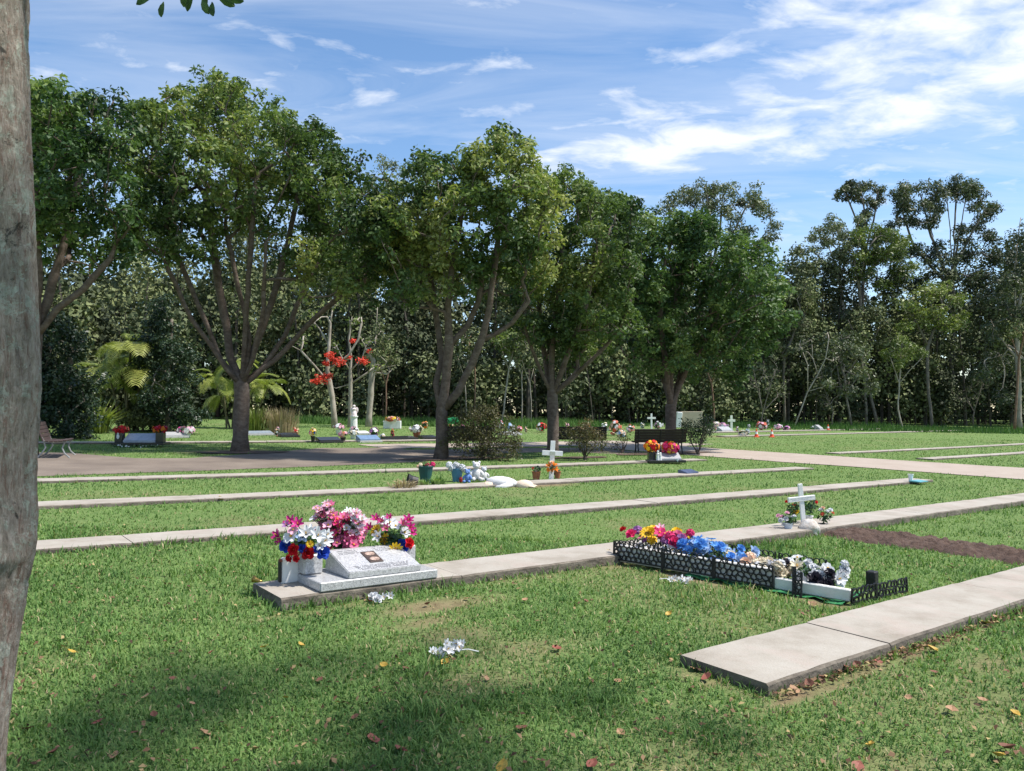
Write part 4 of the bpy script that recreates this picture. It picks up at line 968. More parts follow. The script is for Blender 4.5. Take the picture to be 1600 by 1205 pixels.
# open twiggy bushes beside the benches
m_twig = pm('twig_bark', (.10, .075, .06), (.06, .045, .038), 9, .9)
m_bushleaf = leafmat('bush_leaves', [(0, (.040, .036, .020)), (.35, (.080, .078, .034)), (.6, (.125, .12, .048)), (.8, (.18, .12, .065)), (1, (.26, .15, .09))], .5, .25, .35)
def bush(label, px, py, lobes, seed, per=17, nst=9, dens=240, spread=.22, size=.075, leaf=None):
    g = G(px, py); D = g.y; r = random.Random(seed); lb = pxlobes(D, lobes, .45, seed)
    st = [[g, g + Vector((0, 0, .06))]]
    for k in range(nst):
        c, rr = lb[r.randrange(len(lb))]; e = c + Vector((r.uniform(-1, 1), r.uniform(-1, 1), r.uniform(-.2, 1))) * rr * .7
        st.append([g + Vector((0, 0, .06)), g.lerp(e, .35) + Vector((r.uniform(-.1, .1), 0, .1)), e])
    return make_tree('twiggy_bush', label, g, st, lb, .055, m_twig, leaf or m_bushleaf, seed, 'open bushes beside the benches', dens, per, spread, size, rt=.004, seg=.22, w=.3, shell=.3, cat='bush', tone0=.5)
bush('largest twiggy bush, half hiding the bench by the three stemmed tree', 752, 719, [(735, 690, 28), (770, 690, 30), (750, 662, 28), (722, 665, 22), (788, 705, 22), (788, 672, 20), (748, 645, 16), (804, 692, 14), (708, 688, 16), (770, 648, 14), (730, 645, 12)], 21, nst=16)
bush('upright twiggy bush in front of the middle bench', 914, 719, [(910, 678, 18), (925, 690, 18), (900, 690, 14), (940, 685, 11), (890, 676, 10), (915, 665, 10)], 22)
bush('small open bush at the end of the fully visible bench', 1091, 711, [(1080, 672, 14), (1100, 668, 15), (1090, 685, 14), (1112, 672, 9), (1072, 664, 9), (1105, 655, 8)], 23, leaf=m_dark, per=22)
bush('grey leafless bush at the wood edge behind the middle bench', 925, 660, [(905, 640, 20), (930, 625, 20), (950, 640, 18), (885, 645, 12), (965, 620, 12)], 24, per=3, nst=16, dens=30)
bush('sparse low bush at the near end of the fully visible bench', 972, 708, [(968, 690, 9), (978, 682, 9), (960, 698, 7)], 25, per=8)

# ------------------------------------------------------------------ flowers
PC = {  # petal colours
    'magenta': ((.62, .04, .26), (.42, .02, .18)), 'pink': ((.80, .24, .42), (.72, .12, .30)), 'palepink': ((.88, .55, .66), (.80, .36, .52)), 'white': ((.82, .82, .84), (.70, .72, .76)),
    'cream': ((.80, .72, .56), (.72, .60, .42)), 'peach': ((.85, .62, .46), (.80, .50, .34)), 'yellow': ((.85, .58, .03), (.80, .48, .02)), 'red': ((.66, .02, .03), (.48, .01, .02)),
    'blue': ((.03, .10, .58), (.02, .06, .40)), 'skyblue': ((.17, .43, .84), (.09, .28, .74)), 'paleblue': ((.45, .60, .85), (.32, .48, .78)), 'orange': ((.86, .27, .03), (.80, .18, .02)), 'black': ((.035, .03, .045), (.02, .018, .03)),
    'mauve': ((.48, .22, .52), (.38, .15, .42)), 'hotpink': ((.80, .06, .22), (.68, .03, .16)), 'coral': ((.78, .20, .12), (.66, .14, .10)), 'grey': ((.45, .46, .50), (.36, .37, .40))}
def pmat(c): return petalmat('petal_' + c, *PC[c])
m_stem = pm('stem_green', (.035, .085, .025), (.02, .055, .018), 9, .6)
m_fleaf = leafmat('bouquet_leaves', [(0, (.012, .045, .018)), (.5, (.03, .085, .028)), (1, (.08, .16, .05))], .4, .15, .4)
m_heart = pm('flower_heart', (.30, .14, .03), (.18, .07, .015), 60, .9)
m_heart_y = pm('flower_heart_yellow', (.75, .45, .05), (.6, .33, .03), 60, .9)
FM = {}
def flower(kind, c):
    """unit flower facing +z, about 1 across"""
    if (kind, c) in FM: return FM[(kind, c)]
    mb = MB(); r = random.Random(hash(kind) % 1000 if False else len(kind) * 7 + len(c)); pi = math.pi
    mats = [pmat(c), m_heart, m_heart_y]
    if kind == 'rose':
        for n, L, wd, t0, t1, z, o in ((5, .50, .50, .25, .05, -.05, 0), (5, .42, .46, .75, .55, .0, .6), (4, .34, .38, 1.1, 1.0, .04, .2), (3, .26, .30, 1.35, 1.5, .06, .9)):
            for k in range(n): mb.petal(2 * pi * k / n + o + r.uniform(-.1, .1), L, wd, t0, t1, .03, z)
        mb.ball((0, 0, .16), (.07, .07, .12), 6, 4)
    elif kind == 'daisy':
        for k in range(12): mb.petal(2 * pi * k / 12 + r.uniform(-.05, .05), .40, .17, .25, r.uniform(-.1, .15), .12, .02)
        mb.lathe([(.0, .09), (.10, .08), (.15, .02), (.13, -.02)][::-1], 10, mi=1)
    elif kind == 'lily':
        for k in range(6): mb.petal(2 * pi * k / 6 + r.uniform(-.08, .08), .62, .26, 1.0, .35 if k % 2 else .6, .02, -.25)
        mb.ball((0, 0, .05), (.04, .04, .16), 5, 4, 2)
    elif kind == 'blossom':
        for k in range(5): mb.petal(2 * pi * k / 5 + r.uniform(-.1, .1), .48, .42, .35, .05, .03, 0)
        mb.ball((0, 0, .07), (.09, .09, .10), 6, 4, 2)
    elif kind == 'puff':
        for a in range(22):
            z = 1 - 1.25 * (a + .5) / 22; th = a * 2.4; q = math.sqrt(max(0, 1 - z * z)); d = Vector((q * math.cos(th), q * math.sin(th), z)); s = d.orthogonal().normalized(); t = d.cross(s)
            c0 = d * .34
            mb.add([c0 - s * .15, c0 + t * .15 + d * .09, c0 + s * .15, c0 - t * .15 + d * .09], [(0, 1, 2, 3)])
            mb.add([c0 - (s + t) * .13 + d * .05, c0 + (s - t) * .11 + d * .14, c0 + (s + t) * .13 + d * .05, c0 - (s - t) * .11 + d * .14], [(0, 1, 2, 3)])
        mb.ball((0, 0, 0), .30, 8, 5)
    FM[(kind, c)] = mb.mesh('flower', mats, False); return FM[(kind, c)]
def leafmass(n, rx, rz, size, seed, cz=0.0):
    rng = np.random.default_rng(seed); c = np.array([[0, 0, cz]])
    V, Fq, rn = leaves_at(rng, c, n, 1.0, size, .3, 0, .42); V = V.reshape(-1, 4, 3); m_ = V.mean(1, keepdims=True); nm = m_ * np.array([rx, rx, rz]) ; nm[..., 2] += cz * (1 - rz)
    return fastmesh('leaves', (V - m_ + nm).reshape(-1, 3), Fq, m_fleaf, rn)
def bouquet(label, foot, centre, flowers, leaf_r=.10, seed=0, stems=True, nleaf=60, group=None, name='bouquet', leaf_size=.06):
    """flowers: (kind, colour, world position, diameter); each blossom a part, facing away from the bunch's centre"""
    t = thing(name, label, 'flowers', foot, group=group); foot = Vector(foot); centre = Vector(centre); r = random.Random(seed)
    sm = MB()
    for (kind, c, p, dia) in flowers:
        p = Vector(p); d = (p - centre); d = (d.normalized() if d.length > 1e-4 else Vector((0, 0, 1))) + Vector((0, -.55, .45)) + Vector((r.uniform(-.25, .25), r.uniform(-.2, .2), r.uniform(-.15, .2)))
        q = d.to_track_quat('Z', 'Y') @ Quaternion((0, 0, 1), r.uniform(0, 6.28))
        obj('flower', flower(kind, c), t, p - foot, q, dia * r.uniform(.92, 1.1))
        if stems: e = p - foot - d.normalized() * dia * .12; sm.tube([Vector((r.uniform(-.01, .01), r.uniform(-.01, .01), 0)), (centre - foot).lerp(e, .4), e], .0035, 4)
    if stems and sm.v: obj('stems', sm.mesh('stems', m_stem), t)
    if nleaf: obj('leaves', leafmass(nleaf, leaf_r, leaf_r * .9, leaf_size, seed + 1), t, centre - foot)
    return t
def pxflowers(lst, D, jit=.05, seed=0, scale=1.0):
    r = random.Random(seed); out = []
    for (kind, c, x, y, dpx) in lst: dd = r.uniform(-jit, jit); out.append((kind, c, P(x, y, D + dd), dpx * D / FPX * scale))
    return out
def heap(cols, x0, x1, y0, y1, n, dpx, D, seed, kinds=('rose', 'puff', 'blossom'), jit=.12):
    """a loose bed of flowers over a patch of the view, kept inside an oval"""
    r = random.Random(seed); out = []
    for k in range(n):
        a = r.uniform(0, 6.28); q = math.sqrt(r.random()); x = (x0 + x1) / 2 + q * math.cos(a) * (x1 - x0) / 2; y = (y0 + y1) / 2 + q * math.sin(a) * (y1 - y0) / 2
        out.append((r.choice(kinds), r.choice(cols), P(x, y, D + r.uniform(-jit, jit)), dpx * r.uniform(.8, 1.25) * D / FPX))
    return out
def bunch_mesh(cols, n, rx, rz, size, seed, green=.3):
    """far, small bunch: one head of mixed petals"""
    r = random.Random(seed); mb = MB(); mats = [pmat(c) for c in cols] + [m_stem]
    for k in range(n):
        d = Vector((r.gauss(0, 1), r.gauss(0, 1), r.gauss(0, 1))).normalized(); c = Vector((d.x * rx, d.y * rx, d.z * rz)) * r.uniform(.55, 1)
        g_ = r.random() < green and d.z < .3; mi = len(cols) if g_ else r.randrange(len(cols)); s = d.orthogonal().normalized(); t = d.cross(s); w = size * r.uniform(.7, 1.2)
        if g_: mb.add([c - s * w * .4, c + t * w, c + s * w * .4, c - t * w], [(0, 1, 2, 3)], mi)
        else:
            for o in (0, .78): 
                a = s * math.cos(o) + t * math.sin(o); b = t * math.cos(o) - s * math.sin(o)
                mb.add([c - a * w + d * w * .3, c - b * w * .9 + d * w * .1, c + a * w + d * w * .3, c + b * w * .9 + d * w * .1], [(0, 1, 2, 3)], mi)
    mb.ball((0, 0, 0), (rx * .6, rx * .6, rz * .6), 6, 4, len(cols))
    return mb.mesh('bunch', mats)

# ------------------------------------------------------------------ granite headstone on its strip
m_gran, nt, b = newmat('grey_granite'); b.inputs['Roughness'].default_value = .28; b.inputs['Specular IOR Level'].default_value = .5
vor = nnode(nt, 'ShaderNodeTexVoronoi'); vor.inputs['Scale'].default_value = 160; tc = nnode(nt, 'ShaderNodeTexCoord'); nt.links.new(tc.outputs['Object'], vor.inputs['Vector'])
c = ramp(nt, vor.outputs['Color'], [(.15, (.17, .17, .18)), (.4, (.40, .40, .41)), (.8, (.56, .56, .57))])
c = mixc(nt, .35, c, ramp(nt, noise(nt, 45, 5, .8), [(.35, (.20, .20, .21)), (.65, (.60, .60, .61))]))
nt.links.new(c, b.inputs['Base Color'])
m_brass = pm('brass', (.42, .29, .09), (.30, .20, .06), 12, .35, metal=.9)
m_white = pm('white_paint', (.78, .78, .77), (.70, .70, .69), 6, .5, .1, 30)
m_blackpl = pm('black_plastic', (.012, .012, .014), (.02, .02, .022), 10, .42)
m_blackgr = pm('black_granite', (.016, .017, .02), (.03, .031, .036), 90, .18, spec=.6)
m_letter = pm('dark_lettering', (.10, .10, .12), (.14, .14, .16), 20, .6)
def frame_u(u, v, h):
    """origin on the ground at (u, v); local x runs along the strip, y away"""
    x, y = XY(u, v); return Vector((x, y, tz(x, y) + h))
slope_u = math.atan2(tz(*XY(4, 6)) - tz(*XY(2, 6)), 2.0)
ROT_S = (Matrix.Rotation(RZ_U, 3, 'Z') @ Matrix.Rotation(-slope_u, 3, 'Y')).to_euler()
HS = frame_u(3.0, 5.94, .092)
hs = thing('headstone', 'polished grey granite desk headstone with an oval portrait plaque, between two bouquets', 'headstone', HS, rot=ROT_S)
obj('base', MB().box((0, 0, .037), (1.06, .56, .07), bev=.006).mesh('base', m_gran), hs)
def desk_mesh(w, d0, d1, h0, h1, mat, ts=.06):
    """slanted desk: front height h0, back height h1, with a small level shelf at the back"""
    pr = [(d0, .0), (d0, h0), (d1 - ts, h1), (d1, h1), (d1, 0)]
    vs = [(-w / 2, y, z) for y, z in pr] + [(w / 2, y, z) for y, z in pr]; n = len(pr)
    fs = [tuple(range(n)), tuple(reversed(range(n, 2 * n)))] + [(k, n + k, n + (k + 1) % n, (k + 1) % n) for k in range(n)]
    fs = [tuple(reversed(f)) for f in fs]
    mb = MB(); mb.add(vs, fs); me = mb.mesh('desk', mat)
    bm = bmesh.new(); bm.from_mesh(me); bmesh.ops.recalc_face_normals(bm, faces=bm.faces[:]); bmesh.ops.bevel(bm, geom=bm.edges[:], offset=.006, segments=2, affect='EDGES'); bm.to_mesh(me); bm.free(); return me
DW, D0_, D1_, H0_, H1_ = .66, -.26, .19, .05, .165
dk = obj('desk', desk_mesh(DW, D0_, D1_, H0_, H1_, m_gran), hs, (.045, 0, .073))
sl = math.atan2(H1_ - H0_, D1_ - .06 - D0_); ln = math.hypot(H1_ - H0_, D1_ - .06 - D0_)
def on_desk(x, s, lift): return (x, D0_ + math.cos(sl) * s - math.sin(sl) * lift, H0_ + math.sin(sl) * s + math.cos(sl) * lift)
RX = Matrix.Rotation(sl, 3, 'X')
pq = obj('portrait_plaque', MB().box((0, 0, 0), (.125, .20, .008), bev=.003).mesh('portrait_plaque', pm('plaque_bronze', (.05, .035, .03), (.09, .065, .05), 30, .4)), dk, on_desk(-.02, ln * .55, .004), (sl, 0, 0))
for yy in (.048, -.048):
    obj('portrait', MB().lathe([(.0, .005), (.042, .0045), (.042, .001)][::-1], 18, squash=(1.05, .78)).mesh('portrait', pm('portrait_print', (.62, .46, .38), (.20, .13, .10), 28, .35)), pq, (0, yy, .003))
r = random.Random(2)
for row, s in enumerate([.93, .86, .80, .22, .17, .12, .075]):       # worn, unreadable engraved lines
    for sgn in ((-1, 1) if row < 3 else (0,)):
        mb = MB(); x = -.27 if sgn != 1 else .07; xe = (-.09 if sgn == -1 else .27)
        if sgn == 0: x, xe = -.28 + .01 * row, .28 - .01 * row
        while x < xe:
            w = r.uniform(.002, .006); mb.box((x + w / 2, r.uniform(-.001, .001), 0), (w, r.uniform(.006, .010), .001)); x += w + (r.uniform(.002, .004) if r.random() < .82 else .014)
        o_ = obj('inscription', mb.mesh('inscription', m_letter), dk, on_desk(0, ln * s, .0012), (sl, 0, 0))
def gvase(label, ul, vl):
    p = frame_u(ul, vl, .092 + .073)
    mb = MB(); mb.box((0, 0, .08), (.165, .15, .16), bev=.012)
    mb.lathe([(.055, .16), (.06, .166), (.05, .166), (.048, .10)], 14, mi=1)
    o_ = obj('granite_vase', mb.mesh('granite_vase', [m_gran, m_blackpl]), None, p, ROT_S); return tag(o_, label, 'vase', 'granite vases on the headstone base')
gvase('square granite vase holding red and blue roses and white lilies', 2.555, 6.07)
gvase('square granite vase behind the desk end, holding sunflowers', 3.44, 6.09)
# white upright panel with a black edge, leaning behind the left vase; fallen brass vase
p = G(443, 912, .09); pn = thing('memorial_sign', 'small white upright panel with a black edge behind the granite vase', 'panel', p, RZ_U)
obj('board', MB().box((.08, 0, .105), (.20, .03, .21), bev=.006).mesh('board', m_white), pn)
obj('edge_strip', MB().box((-.032, 0, .10), (.022, .04, .17), bev=.006).mesh('edge_strip', m_blackpl), pn)
obj('bracket', MB().box((-.032, -.012, .19), (.026, .03, .022), bev=.004).mesh('bracket', pm('rust', (.16, .05, .03), (.09, .03, .02), 30, .8)), pn)
p = G(409, 914, .02); o_ = obj('brass_vase', MB().lathe([(.012, 0), (.014, .02), (.018, .06), (.03, .085), (.027, .085), (.014, .05)], 12).mesh('brass_vase', m_brass, True), None, p + Vector((0, 0, .025)), (math.radians(78), 0, math.radians(-110)))
tag(o_, 'small brass flower vase fallen beside the headstone strip', 'vase')
HD = 6.25
L_foot = frame_u(2.555, 6.07, .092 + .073 + .17); Dl = L_foot.y
bouquet('bouquet of red and blue roses with white and purple lilies in the near granite vase', L_foot, P(478, 848, Dl), pxflowers([
    ('rose', 'red', 459, 859, 17), ('rose', 'red', 481, 863, 20), ('rose', 'red', 452, 872, 10), ('rose', 'red', 463, 873, 10), ('rose', 'blue', 447, 853, 17), ('rose', 'blue', 504, 863, 18), ('rose', 'blue', 472, 857, 12), ('rose', 'blue', 495, 858, 10),
    ('lily', 'white', 478, 833, 22), ('lily', 'white', 497, 836, 22), ('lily', 'white', 508, 845, 22), ('lily', 'paleblue', 472, 838, 20), ('lily', 'white', 484, 829, 18), ('blossom', 'white', 455, 838, 18), ('lily', 'white', 512, 835, 16),
    ('lily', 'magenta', 453, 815, 19), ('lily', 'magenta', 465, 818, 18), ('lily', 'magenta', 432, 836, 17), ('lily', 'magenta', 436, 845, 14), ('lily', 'mauve', 447, 820, 12), ('blossom', 'palepink', 458, 828, 14), ('daisy', 'yellow', 484, 850, 9), ('blossom', 'peach', 466, 866, 8), ('blossom', 'white', 449, 843, 12), ('lily', 'white', 500, 852, 16)], Dl - .13, .05, 1, 1.25), .11, 31, nleaf=110)
R_foot = frame_u(3.44, 6.09, .092 + .073 + .17); Dr = R_foot.y
bouquet('bouquet of yellow sunflowers and purple lilies in the vase behind the desk', R_foot, P(612, 842, Dr), pxflowers([
    ('daisy', 'yellow', 588, 829, 19), ('daisy', 'yellow', 601, 843, 16), ('daisy', 'yellow', 618, 859, 18), ('lily', 'white', 590, 838, 18), ('rose', 'blue', 628, 850, 14), ('rose', 'red', 639, 849, 14), ('rose', 'blue', 631, 857, 12),
    ('lily', 'magenta', 587, 810, 16), ('lily', 'magenta', 608, 808, 13), ('lily', 'magenta', 576, 825, 16), ('lily', 'magenta', 638, 812, 16), ('lily', 'magenta', 642, 824, 16), ('lily', 'pink', 630, 818, 14), ('lily', 'pink', 603, 825, 15), ('blossom', 'white', 598, 815, 17), ('blossom', 'white', 610, 818, 18), ('blossom', 'white', 632, 832, 15), ('blossom', 'white', 618, 822, 14), ('lily', 'magenta', 595, 814, 11), ('blossom', 'palepink', 572, 834, 12), ('lily', 'magenta', 645, 832, 12)], Dr - .10, .06, 2, 1.25), .12, 32, nleaf=150)
B_foot = frame_u(2.95, 6.22, .09); Db = B_foot.y + .05
fl = heap(['pink', 'pink', 'pink', 'hotpink', 'palepink'], 498, 566, 804, 860, 105, 15, Db, 3, ('blossom', 'lily', 'blossom'), .10) + heap(['palepink', 'white', 'palepink', 'pink'], 488, 522, 784, 818, 30, 16, Db, 4, ('blossom', 'lily'), .08) + heap(['palepink', 'white', 'pink'], 532, 570, 794, 834, 32, 16, Db, 5, ('blossom', 'lily'), .08) + heap(['palepink', 'white'], 487, 500, 805, 825, 6, 12, Db, 6, ('blossom',), .08)
bouquet('tall spray of pink and pale pink blossom standing behind the headstone', B_foot, P(530, 850, Db), fl, .09, 33, nleaf=24)
# white artificial sprays dropped on the grass
def dropped(label, px, py, lst, seed, stem=None):
    g = G(px, py); t = thing('dropped_flowers', label, 'flowers', g, group='white sprays dropped on the lawn'); r = random.Random(seed)
    for (kind, c, x, y, dpx) in lst:
        q = P(x, y, g.y + r.uniform(-.04, .04)); q.z = max(q.z, tz(q.x, q.y) + .018)
        obj('flower', flower(kind, c), t, q - g, Vector((r.uniform(-.7, .7), -.6, r.uniform(.2, 1))).to_track_quat('Z', 'Y'), dpx * g.y / FPX)
    if stem: 
        a, b_ = [P(x, y, g.y) for x, y in stem]; obj('stem', MB().tube([a - g, (a + b_) / 2 - g + Vector((0, 0, .01)), b_ - g], .004, 5).mesh('stem', m_white), t)
dropped('white spray with spread petals lying alone on the near lawn', 700, 1027, [('lily', 'white', 676, 1018, 17), ('lily', 'white', 684, 1019, 18), ('lily', 'white', 692, 1017, 18), ('lily', 'white', 700, 1014, 24), ('lily', 'white', 709, 1016, 20), ('lily', 'white', 718, 1012, 24), ('lily', 'white', 713, 1006, 18), ('lily', 'white', 698, 1006, 18), ('blossom', 'white', 688, 1024, 14), ('lily', 'white', 722, 1005, 14)], 1, ((715, 1016), (748, 1018)))
dropped('white roses fallen at the foot of the headstone strip', 594, 942, [('rose', 'white', 580, 932, 13), ('rose', 'white', 590, 936, 16), ('lily', 'white', 600, 933, 15), ('lily', 'white', 610, 931, 14), ('rose', 'white', 586, 930, 11), ('rose', 'coral', 578, 941, 9)], 2)
dropped('white fluffy spray lying beside the black lattice', 1062, 911, [('lily', 'white', 1048, 906, 12), ('lily', 'white', 1054, 904, 13), ('lily', 'white', 1060, 907, 14), ('lily', 'white', 1066, 904, 14), ('lily', 'white', 1072, 907, 13), ('lily', 'white', 1078, 905, 11), ('lily', 'white', 1062, 911, 12), ('lily', 'white', 1070, 911, 12)], 3, ((1030, 905), (1050, 906)))

# ------------------------------------------------------------------ grave edged with black lattice
def lattice(L, H, seed, cell=.055):
    """organic openwork panel: overlapping oval rings, local x along, z up"""
    r = random.Random(seed); mb = MB(); n = max(1, int(L / cell)); m = max(2, int(H / (cell * .82)))
    for i in range(n):
        for j in range(m):
            cx = (i + .5 + (.25 if j % 2 else -.25)) * L / n + r.uniform(-.008, .008); cz = (j + .5) * H / m + r.uniform(-.006, .006)
            rx, rz, a = cell * r.uniform(.50, .66), cell * r.uniform(.34, .48), r.uniform(-1.2, 1.2); N = 9; w = .0065; th = .006
            vs = []
            for k in range(N):
                t = 2 * math.pi * k / N
                for q, y in ((1, -th), (1, th), (0, th), (0, -th)):
                    ex, ez = (rx + (w if q else -w * .4)) * math.cos(t), (rz + (w if q else -w * .4)) * math.sin(t)
                    vs.append((min(L, max(0, cx + ex * math.cos(a) - ez * math.sin(a))), y, max(0, cz + ex * math.sin(a) + ez * math.cos(a))))
            fs = []
            for k in range(N):
                b_ = ((k + 1) % N) * 4
                for q in range(4): fs.append((k * 4 + q, b_ + q, b_ + (q + 1) % 4, k * 4 + (q + 1) % 4))
            mb.add(vs, fs)
    mb.box((L / 2, 0, .006), (L, .016, .014)); mb.box((.006, 0, H / 2), (.012, .016, H)); mb.box((L - .006, 0, H / 2), (.012, .016, H))
    return mb.mesh('lattice_panel', m_blackpl)
gA, gB, gC = G(958, 880), G(1330, 947), G(1418, 928); gD = gA + (gC - gB); gD.z = tz(gD.x, gD.y)
lt = thing('lattice_edging', 'black openwork plastic edging around the flower covered grave', 'grave edging', gA)
def run(a, b, parts, H, lift, seed, tilt=0):
    d = (b - a); L = math.hypot(d.x, d.y); rz = math.atan2(d.y, d.x)
    for k, (f0, f1, dz) in enumerate(parts):
        p = a.lerp(b, f0); p.z = tz(p.x, p.y) + lift + dz
        q = a.lerp(b, f1); q.z = tz(q.x, q.y) + lift + dz
        pl = obj('panel', lattice((q - p).length, H, seed + k), lt, p - gA, Euler3(tilt + random.Random(seed * 7 + k).uniform(-.10, .07), random.Random(seed + k * 3).uniform(-.012, .02) - math.atan2(q.z - p.z, math.hypot(q.x - p.x, q.y - p.y)), rz))
def Euler3(a, b, c): return (a, b, c)
run(gA, gB, [(0, .245, .02), (.25, .475, .02), (.48, .72, .015)], .19, .02, 1)
run(gA, gD, [(0, .48, .02), (.52, 1, .01)], .18, .02, 11)
run(gD, gC, [(.0, .24, .02), (.25, .49, .01), (.5, .70, 0)], .18, .02, 21)
run(gB, gC, [(0, .42, .0), (.43, 1.0, .0)], .125, .02, 31)
pq_ = gA.lerp(gB, .80); d_ = (gB - gA).normalized(); nrm_ = Vector((d_.y, -d_.x, 0)).normalized()
if nrm_.y > 0: nrm_ = -nrm_
pp = pq_ + nrm_ * .05; pp.z = tz(pp.x, pp.y) + .0; obj('panel', lattice(.085, .21, 41, .04), lt, pp - gA, (math.radians(-6), 0, math.atan2(d_.y, d_.x)))
for f in (.245, .477):
    q = gA.lerp(gB, f); obj('stake', MB().box((0, 0, .09), (.02, .02, .24)).mesh('stake', m_blackpl), lt, Vector((q.x, q.y, tz(q.x, q.y))) - gA)
pf = pq_ + nrm_ * .0; obj('stake', MB().box((0, 0, .12), (.03, .025, .26)).mesh('stake', m_blackpl), lt, Vector((pf.x, pf.y, tz(pf.x, pf.y))) - gA)
q = G(1363, 920); o_ = obj('black_post', MB().box((0, 0, .075), (.085, .085, .17), bev=.008).mesh('black_post', pm('black_timber', (.012, .012, .013), (.022, .022, .024), 30, .55, .3, 60)), None, q, (0, 0, RZ_U + .1)); tag(o_, 'short square black post at the open end of the lattice grave', 'post')
m_foam = pm('white_board', (.74, .73, .71), (.62, .60, .57), 5, .8, .3, 40)
side = -nrm_
for k, (f0, f1, lab) in enumerate([(.02, .36, 'white edging board behind the lattice, under the pink roses'), (.37, .715, 'white edging board behind the lattice, under the blue roses'), (.72, .815, 'short white edging block between lattice and standing panel'), (.82, .995, 'last white edging block by the black post')]):
    a, b = gA.lerp(gB, f0), gA.lerp(gB, f1); c = (a + b) / 2 + side * .045; c.z = tz(c.x, c.y) + .055
    h_ = .17 if k < 2 else .10
    o_ = obj('edging_board', MB().box((0, 0, h_ / 2 - .03), ((b - a).length, .05, h_), bev=.008).mesh('edging_board', m_foam), None, c, (0, math.radians(.8), math.atan2(d_.y, d_.x))); tag(o_, lab, 'edging board', 'white boards edging the lattice grave')
# green mat under the edging, showing in places
mat_g = pm('green_mat', (.03, .22, .075), (.02, .15, .05), 12, .7)
vs = []; fs = []
for k in range(25):
    f = .36 + .62 * k / 24; a = gA.lerp(gB, f); wv = .035 + .03 * math.sin(k * .9) + .02 * math.sin(k * 2.1)
    for j, off_ in enumerate((wv + .02, .0, -.5)):
        p = a + nrm_ * off_; vs.append((p.x, p.y, tz(p.x, p.y) + (.018 + .012 * math.sin(k * 1.3 + j))))
    if k: fs += [(k * 3 - 3, k * 3, k * 3 + 1, k * 3 - 2), (k * 3 - 2, k * 3 + 1, k * 3 + 2, k * 3 - 1)]
o_ = obj('green_mat', MB().add(vs, fs).mesh('green_mat', mat_g)); tag(o_, 'green ground mat peeping out under the lattice grave', 'mat')
def gravept(f, s, h):      # f along the grave, s across from the near edge
    p = gA.lerp(gB, f) + side * s; return Vector((p.x, p.y, tz(p.x, p.y) + h))
def bed(label, plist, cols, n, dpx, seed, kinds, nleaf=60, leaf_r=.16, zj=.06, lift=.14, extra=()):
    r = random.Random(seed); fl = []; D = 0
    (f0, f1, s0, s1) = plist
    for k in range(n):
        p = gravept(r.uniform(f0, f1), r.uniform(s0, s1), lift + r.uniform(-zj, zj)); fl.append((r.choice(kinds), r.choice(cols), p, dpx * r.uniform(.8, 1.2)))
    fl += [(k_, c_, gravept(*pp_), d_2) for k_, c_, pp_, d_2 in extra]
    c = gravept((f0 + f1) / 2, (s0 + s1) / 2, .05); foot = gravept((f0 + f1) / 2, (s0 + s1) / 2, 0)
    return bouquet(label, foot, c, fl, leaf_r, seed, nleaf=nleaf, leaf_size=.07)
bed('pink roses and yellow sunflowers massed at the head of the lattice grave', (.03, .30, .12, .42), ['hotpink', 'yellow', 'yellow', 'yellow', 'mauve', 'pink'], 34, .105, 51, ('rose', 'rose', 'puff', 'blossom'), 110, .22, .07, .28, extra=[('daisy', 'yellow', (.14, .12, .33), .15), ('rose', 'hotpink', (.27, .13, .28), .14), ('rose', 'hotpink', (.06, .12, .30), .12), ('rose', 'red', (.01, .15, .33), .09), ('lily', 'palepink', (.16, .3, .38), .12)])
bed('white roses low behind the lattice, under the sunflowers', (.06, .28, .07, .14), ['white'], 10, .075, 52, ('rose', 'blossom'), 20, .12, .03, .20)
bed('bright blue roses and lilies in the middle of the lattice grave', (.26, .56, .10, .46), ['skyblue', 'skyblue', 'skyblue', 'paleblue', 'paleblue'], 52, .11, 53, ('rose', 'rose', 'lily', 'blossom'), 90, .26, .08, .23, extra=[('rose', 'coral', (.42, .42, .26), .08), ('rose', 'coral', (.5, .45, .22), .08), ('rose', 'skyblue', (.56, .2, .2), .13), ('lily', 'skyblue', (.33, .35, .32), .13), ('lily', 'paleblue', (.36, .2, .28), .13)])
bed('cream and peach flowers behind the last lattice panel', (.50, .74, .08, .32), ['peach', 'cream', 'cream', 'white'], 40, .11, 54, ('puff', 'rose', 'puff'), 24, .18, .04, .19)
bed('wreath of black and white roses with pale lilies at the foot of the lattice grave', (.70, .93, .10, .46), ['white', 'white', 'white', 'black', 'grey'], 46, .095, 55, ('rose', 'rose', 'puff', 'blossom'), 130, .25, .07, .20, extra=[('rose', 'black', (.86, .10, .15), .15), ('rose', 'white', (.80, .09, .13), .13), ('rose', 'black', (.90, .12, .12), .13), ('rose', 'black', (.72, .10, .15), .12), ('lily', 'cream', (.79, .12, .24), .13), ('lily', 'white', (.94, .14, .18), .15), ('puff', 'grey', (.70, .2, .2), .12), ('puff', 'grey', (.68, .12, .2), .11), ('lily', 'white', (.93, .3, .2), .13)])
q = G(951, 873); bouquet('small cream rose by the lattice corner on the strip edge', q, q + Vector((0, .02, .03)), [('rose', 'cream', q + Vector((0, 0, .06)), .09), ('blossom', 'white', q + Vector((.05, .02, .04)), .05)], .06, 56, nleaf=26, leaf_size=.05)

